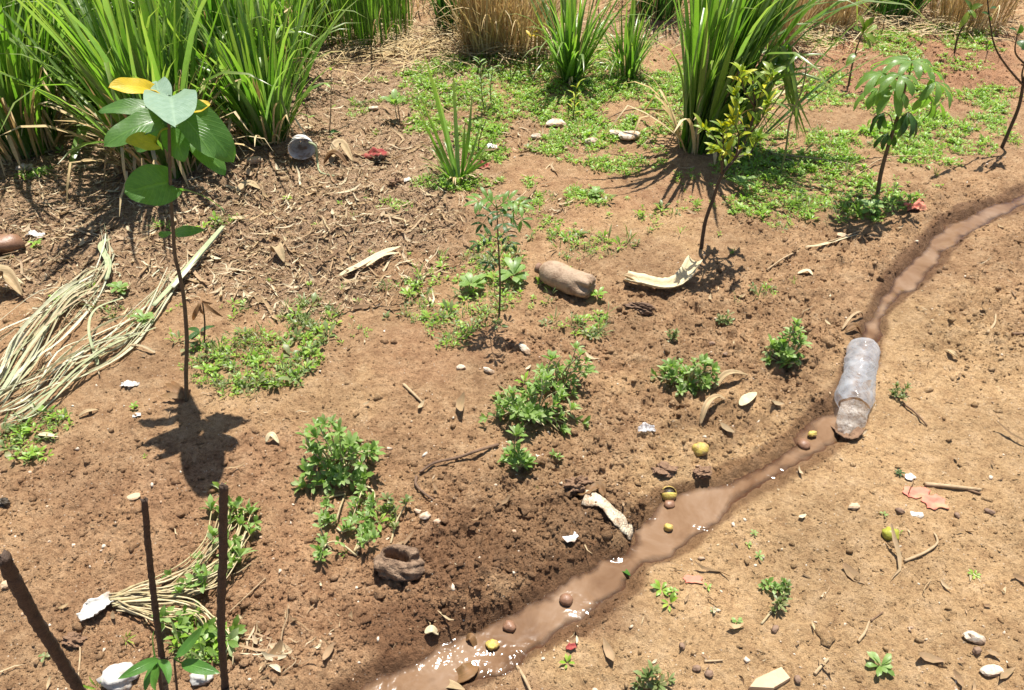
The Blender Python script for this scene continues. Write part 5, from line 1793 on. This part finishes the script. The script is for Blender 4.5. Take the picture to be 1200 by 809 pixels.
fruit('yellow wrinkled fruit on the clods above the stream', 820, 531, 18, 'fruit_y')
fruit('yellow fruit split open to its dark seed in the stream', 783, 582, 18, 'fruit_y', z=WZ - .002, split=True)
fruit('small tan fruit sitting in the water below the split one', 783, 620, 11, 'fruit_y', z=WZ)
fruit('green oblong fruit on the path below the faded red plastic', 1042, 628, 17, 'fruit_g', 1.15, -.3)
fruit('yellow green fruit in the glittering water near the round stone', 577, 758, 15, 'fruit_y', z=WZ - .004)
GN = 'brown seeds lying on the path'
for lab, x, y, w_, a in [('pinkish upright brown seed, one of two side by side', 816, 784, 11, 1.0), ('darker brown seed, second of the two side by side', 831, 790, 12, 1.0), ('lone brown seed on the smooth path above the two side by side', 799, 758, 9, 1.0),
                         ('oblong brown seed under the wilted sprig', 908, 738, 10, 1.3), ('olive seed beside the tile fragment', 934, 797, 11, 1.0), ('dark seed near the green fruit', 1054, 600, 10, 1.2),
                         ('dark seed below the faded red plastic', 1121, 605, 8, 1.1), ('dark oblong seed by itself past the red plastic', 1159, 601, 10, 1.4), ('purplish round seed on clods between the bushy weeds', 834, 404, 8, 1.0),
                         ('grey seed lying on clods below the purplish one', 850, 416, 7, 1.0)]:
    tag(fruit(lab, x, y, w_ * .70, 'nut', a * 1.3, rnd(-1.6, 1.6), name='seed', cat='seed'), lab, 'seed', GN)
scrap('tiny red pod scrap on the path beside the glittering water', 669, 761, 12, 7, .2, 'red', 'red_pod', 'pod', .006, .2, .7)

# ------------------------------------------------------------------ rags, red plastic, cup
def rag(label, px, py, w, h, mat='red', name='red_rag', cat='rag', up=.02, seed=3, group=None):
    m = pxm(px, py)
    c = G(px, py)
    mb = MB()
    rows = []
    n = 18
    for i in range(n + 1):
        row = []
        for j in range(n + 1):
            u, v = i / n * 2 - 1, j / n * 2 - 1
            k = 1 - .25 * abs(math.sin(3 * u + 2 * v + seed))
            x = c.x + u * w * m * .5 * k
            y = c.y + v * h * m * .75 * k
            z = H(x, y) + .003 + up * max(0, .55 + 1.3 * fbm(np.array([u]), np.array([v]), .8, seed, 3)[0]) * (1 - .6 * max(abs(u), abs(v)))
            row.append(Vector((x, y, z)))
        rows.append(row)
    mb.grid(rows)
    return solid(tag(single(mb, name, M[mat], c), label, cat, group), .002)


rag('crumpled red rag on the litter beside the thin grass tuft and coir lumps', 440, 184, 34, 11, up=.05)
rag('small dark red rag at the foot of the thin grass tuft', 565, 197, 20, 9, up=.04, seed=8)
rag('crumpled pink red wrapper on the bank near the cassava sapling', 1071, 245, 24, 11, 'redp', 'red_wrapper', 'wrapper', .04, 5)
GR = 'faded red plastic pieces'
rag('paler piece of faded red plastic half buried in the path', 1074, 578, 34, 13, 'redp', 'red_plastic', 'plastic sheet', .003, 6, GR)
rag('brighter piece of faded red plastic half buried in the path', 1094, 589, 30, 16, 'redp', 'red_plastic', 'plastic sheet', .004, 9, GR)
rag('dull red fragment in the soil close to the little seedling row', 812, 680, 24, 8, 'redp', 'red_plastic', 'plastic sheet', .002, 12, GR)
rag('green plastic scrap by the bare green shoot', 392, 156, 14, 5, 'young', 'green_scrap', 'scrap', .02, 15)

c = G(352, 186)
Y = c.y
t = thing('broken_cup', 'dirty white broken plastic cup tipped on its side in the litter', 'cup', c)
A = P(352, 166, Y + .05)
B = P(354, 175, Y - .055)
mb = MB()
lathe(mb, A, B, [(0, .004), (.0, .036), (.1, .042), (.5, .050), (.95, .056), (1.0, .058)], 32, .10, 2, .85, 6)
solid(mb.build('shell', M['whitec'], t), .002)
mb = MB()
tube(mb, [P(362, 167, Y - .04), P(370, 172, Y - .05), P(372, 190, Y - .06), G(376, 204, .008), G(392, 208, .006)], .006, .004, 6, 18)
tag(single(mb, 'dry_stalk', M['straw_pale'], c), 'pale dry stalk hooked over the rim of the broken cup', 'stalk')

# ------------------------------------------------------------------ bottles
c = G(664, 340)
m = pxm(664, 338)
t = thing('muddy_bottle', 'plastic bottle coated in dry mud lying among weeds, its end crushed', 'bottle', c)
r = 15.5 * m
A = G(633, 326) + Vector((0, 0, r * .85))
B = G(692, 350) + Vector((0, 0, r * .85))
pr = [(0.0, .002), (.0, .30), (.02, .36), (.06, .66), (.12, .88), (.20, .98), (.30, 1.0)] + [(.30 + .05 * k, 1.0 + (.012 if k % 2 else -.012)) for k in range(1, 11)] + [(.86, 1.0), (.93, .98), (.98, .86), (1.0, .62), (.97, .30), (.94, .02)]
mb = MB()
lathe(mb, A, B, [(q, s if s < .01 else s * r) for q, s in pr], 64, .18, 1, .93, 10)
for i, v in enumerate(mb.v):                # the crushed end folds into deep creases
    v = Vector(v)
    q = (v - A).dot(B - A) / (B - A).length_squared
    if q > .72:
        k = smooth(.72, 1.0, q)
        a = math.atan2(v.z - A.lerp(B, q).z, (v - A.lerp(B, q)).dot(Vector((-(B - A).y, (B - A).x, 0)).normalized()))
        f = 1 - .50 * k * max(0, math.sin(5 * a + .8)) ** .7 - .05 * k * math.sin(11 * a)
        ctr = A.lerp(B, q)
        mb.v[i] = tuple(ctr + (v - ctr) * f)
mb.build('body', M['mudbottle'], t)
mb = MB()
d = (A - B).normalized()
lathe(mb, A + d * -.002, A + d * .016, [(0, .001), (0, r * .40), (.9, r * .40), (1, r * .34), (1, .001)], 20)
mb.build('cap', M['mudcap'], t)

c = G(1006, 440)
t = thing('clear_bottle', 'large clear crumpled plastic bottle lying in the stream with its torn neck downstream', 'bottle', c)
r = 18.8 * pxm(1006, 440)
A = Vector((*G0(1014, 403, r * .9), r * .62))
B = Vector((*G0(1003, 473, r * .75), r * .42))
pr = [(.03, .004), (.0, .45), (.0, .74), (.02, .90), (.06, .97)] + [(.06 + .02 * k, .98 + .022 * math.sin(k * 1.9) - .02 * (k % 4 == 0)) for k in range(1, 34)] + [(.75, 1.02), (.80, 1.06), (.85, 1.06), (.90, 1.02), (.94, .97), (.97, .93), (1.0, .90)]
mb = MB()
lathe(mb, A, B, [(q, s if s < .01 else s * r) for q, s in pr], 72, .14, 4, .92, 9, Vector((0, 0, 1)))
L = len(pr)
for i, v in enumerate(mb.v):
    v = Vector(v)
    q = (v - A).dot(B - A) / (B - A).length_squared
    ctr = A.lerp(B, q)
    cr = fbm(np.array([v.x]), np.array([v.y + v.z]), .022, 555, 2)[0]
    v = v + (v - ctr) * (.10 * cr)
    if q > .55 and (v - ctr).x < 0:         # dented shoulder bulging to one side
        v = v + Vector((-.010 * smooth(.55, .8, q) * (1 - smooth(.85, 1, q)), 0, 0))
    mb.v[i] = tuple(v)
mb.build('body', M['film'], t)
mb = MB()
rows = []
d = (B - A).normalized()
s = d.cross(Vector((0, 0, 1))).normalized()
E = Vector((*G0(993, 512, -.005), -.012))
S0 = Vector((B.x, B.y, .028))
for i in range(25):
    q = i / 24
    p = S0.lerp(E, q)
    w_ = r * (.78 - .10 * q + .16 * math.sin(q * 5) * q)
    row = []
    for j in range(17):
        u = -1 + j / 8
        zz = .022 * (1 - u * u) * (1 - .65 * q) + .010 * fbm(np.array([u * .6 + 3]), np.array([q * 2.5]), .5, 77, 3)[0]
        row.append(p + s * u * w_ + Vector((0, 0, zz)) + d * (.012 * math.sin(u * 5 + 1) * (q > .9)))
    rows.append(row)
mb.grid(rows)
mb.build('torn_neck', M['film_dirty'], t)
mb = MB()
ribbon(mb, [G(964, 488, .006), G(972, 500, .012), G(985, 513, .012), G(997, 516, .012), G(1008, 506, .010)], .022, .5, 26, None, None, 5, .18)
solid(tag(single(mb, 'mud_rim', M['clod'], G(985, 510)), 'broken dark leaf rim lying round the torn end of the clear bottle', 'dead leaf'), .004)

# ------------------------------------------------------------------ sticks, twigs and roots
def stick(label, pts, r0, r1, mat='twig', name='twig', cat='twig', group='twigs and sticks'):
    q = [G(x, y, u) for (x, y, u) in pts]
    mb = MB()
    tube(mb, q, r0, r1, 7, 6 * len(q), .08)
    return tag(single(mb, name, M[mat], q[0]), label, cat, group)


stick('straight pale stick lying on the path past the faded red plastic', [(1083, 569, .006), (1112, 572, .007), (1148, 576, .007)], .0065, .0045)
stick('dark twig tucked under the end of the straight pale stick', [(1130, 574, .003), (1149, 580, .004)], .004, .003, 'twig_dark')
stick('hooked dry twig on the path under the green fruit', [(1059, 659, .005), (1080, 651, .007), (1096, 640, .006), (1097, 632, .005), (1094, 626, .004)], .0038, .0022)
stick('short stub of twig on the path left of the bright seedling', [(1005, 753, .004), (1013, 742, .006), (1018, 729, .004)], .0034, .0026)
stick('short tan twig on the path near the tile fragment', [(954, 791, .004), (962, 782, .006), (970, 773, .004)], .0038, .003)
stick('thin twig stub beside the two side-by-side seeds', [(825, 776, .003), (847, 775, .004)], .0028, .002)
stick('forked twig lying across the smooth path, thin', [(1020, 729, .004), (1034, 719, .006)], .0022, .0016, 'twig_dark')
stick('slender twig behind the scrubby weed past the clear bottle', [(1058, 474, .004), (1072, 486, .008), (1086, 500, .004)], .0036, .0022, 'twig_dark')
stick('pale stick on bare soil between the dug clods and the round bushy weed', [(473, 452, .006), (484, 463, .008), (496, 474, .005)], .0048, .0036)
stick('bent dark root emerging from the soil near the small leafy weed', [(584, 523, .006), (562, 532, .016), (536, 540, .012), (510, 546, .012), (492, 556, .008)], .0045, .0035, 'root', 'root', 'root')
stick('curved dark root end below the bent root', [(488, 560, .004), (488, 572, .012), (498, 582, .012), (510, 588, .004)], .0042, .003, 'root', 'root', 'root')
stick('thin tan stalk crossing the soil beside the lower vine bundle', [(268, 720, .004), (292, 700, .010), (312, 680, .004)], .0016, .0012)
stick('slim twig on the bank at the bottom, pointing at the tile', [(606, 782, .005), (614, 796, .008), (622, 812, .006)], .0042, .003)
stick('long dry twig along the bank between citrus and stream bend', [(898, 318, .004), (920, 305, .012), (945, 293, .008), (975, 286, .012), (1008, 272, .006)], .0034, .002)
stick('broken twig half buried in the dug soil past the stream', [(1156, 392, .006), (1164, 382, .012), (1166, 370, .006)], .005, .003)
stick('dark buried twig at the picture edge on the dug soil', [(1186, 392, .006), (1210, 392, .008)], .006, .005, 'twig_dark')
stick('long dry cane leaning on the dry sheaf behind the bent shock', [(938, 44, .01), (955, 26, .05), (975, 5, .10)], .008, .006)
stick('pale dry cane lying on the weeds below the cassava stem', [(905, 182, .008), (960, 190, .014), (1010, 198, .010), (1024, 206, .006)], .004, .0026)
stick('second pale dry cane crossing the weeds near the citrus sapling', [(886, 168, .008), (910, 186, .014), (960, 200, .008)], .004, .0026)
stick('pale stalk arched over the weeds between cassava and citrus', [(1000, 210, .006), (1035, 190, .02), (1090, 185, .006)], .003, .002)
stick('long curved dry stalk arching out toward the touching flat stones', [(790, 137, .03), (740, 135, .03), (710, 145, .02), (690, 162, .008)], .004, .002, 'twig_dark')
stick('thin dry stalk bending from the big fountain to bare soil', [(790, 160, .03), (778, 180, .03), (760, 190, .006)], .003, .002, 'twig_dark')
stick('tan slat-like twig by the white scrap on damp soil', [(18, 316, .005), (32, 308, .008), (46, 300, .005)], .005, .004)
stick('upright dry stem stub standing in the litter by the grass tuft', [(470, 150, .0), (469, 150, .12)], .003, .002, 'twig_dark')
stick('thin straight stalk on soil above the leaning stake foot', [(92, 800, .004), (95, 770, .006), (94, 752, .004)], .0022, .0016)

# ------------------------------------------------------------------ light, sky, camera
SUN_EL = R(71)
sun = bpy.data.objects.new('sun', bpy.data.lights.new('sun', 'SUN'))
sun.data.energy = 5.0
sun.data.angle = R(0.53)
sun.data.color = (1.0, 0.955, 0.88)
sun.rotation_euler = (-(math.pi / 2 - SUN_EL), 0, R(-12))
COL.objects.link(sun)
w = bpy.data.worlds.new('World')
sc.world = w
w.use_nodes = True
nt = w.node_tree
bg = nt.nodes['Background']
sky = nt.nodes.new('ShaderNodeTexSky')
sky.sky_type = 'NISHITA'
sky.sun_disc = False
sky.sun_elevation = SUN_EL
sky.sun_rotation = R(12)
nt.links.new(sky.outputs[0], bg.inputs[0])
bg.inputs[1].default_value = 0.07

cam = bpy.data.objects.new('camera', bpy.data.cameras.new('camera'))
cam.location = (0, 0, CAM_H)
cam.rotation_euler = (math.pi / 2 - PITCH, 0, 0)
cam.data.sensor_width = 36
cam.data.lens = 36 * F / 1200
cam.data.clip_start = 0.05
cam.data.clip_end = 1500
COL.objects.link(cam)
sc.camera = cam
sc.view_settings.view_transform = 'Standard'
sc.view_settings.look = 'None'
sc.view_settings.exposure = 0.90
sc.view_settings.gamma = 1
sc.render.engine = 'CYCLES'
sc.cycles.max_bounces = 6
sc.cycles.transparent_max_bounces = 12
sc.cycles.use_denoising = True
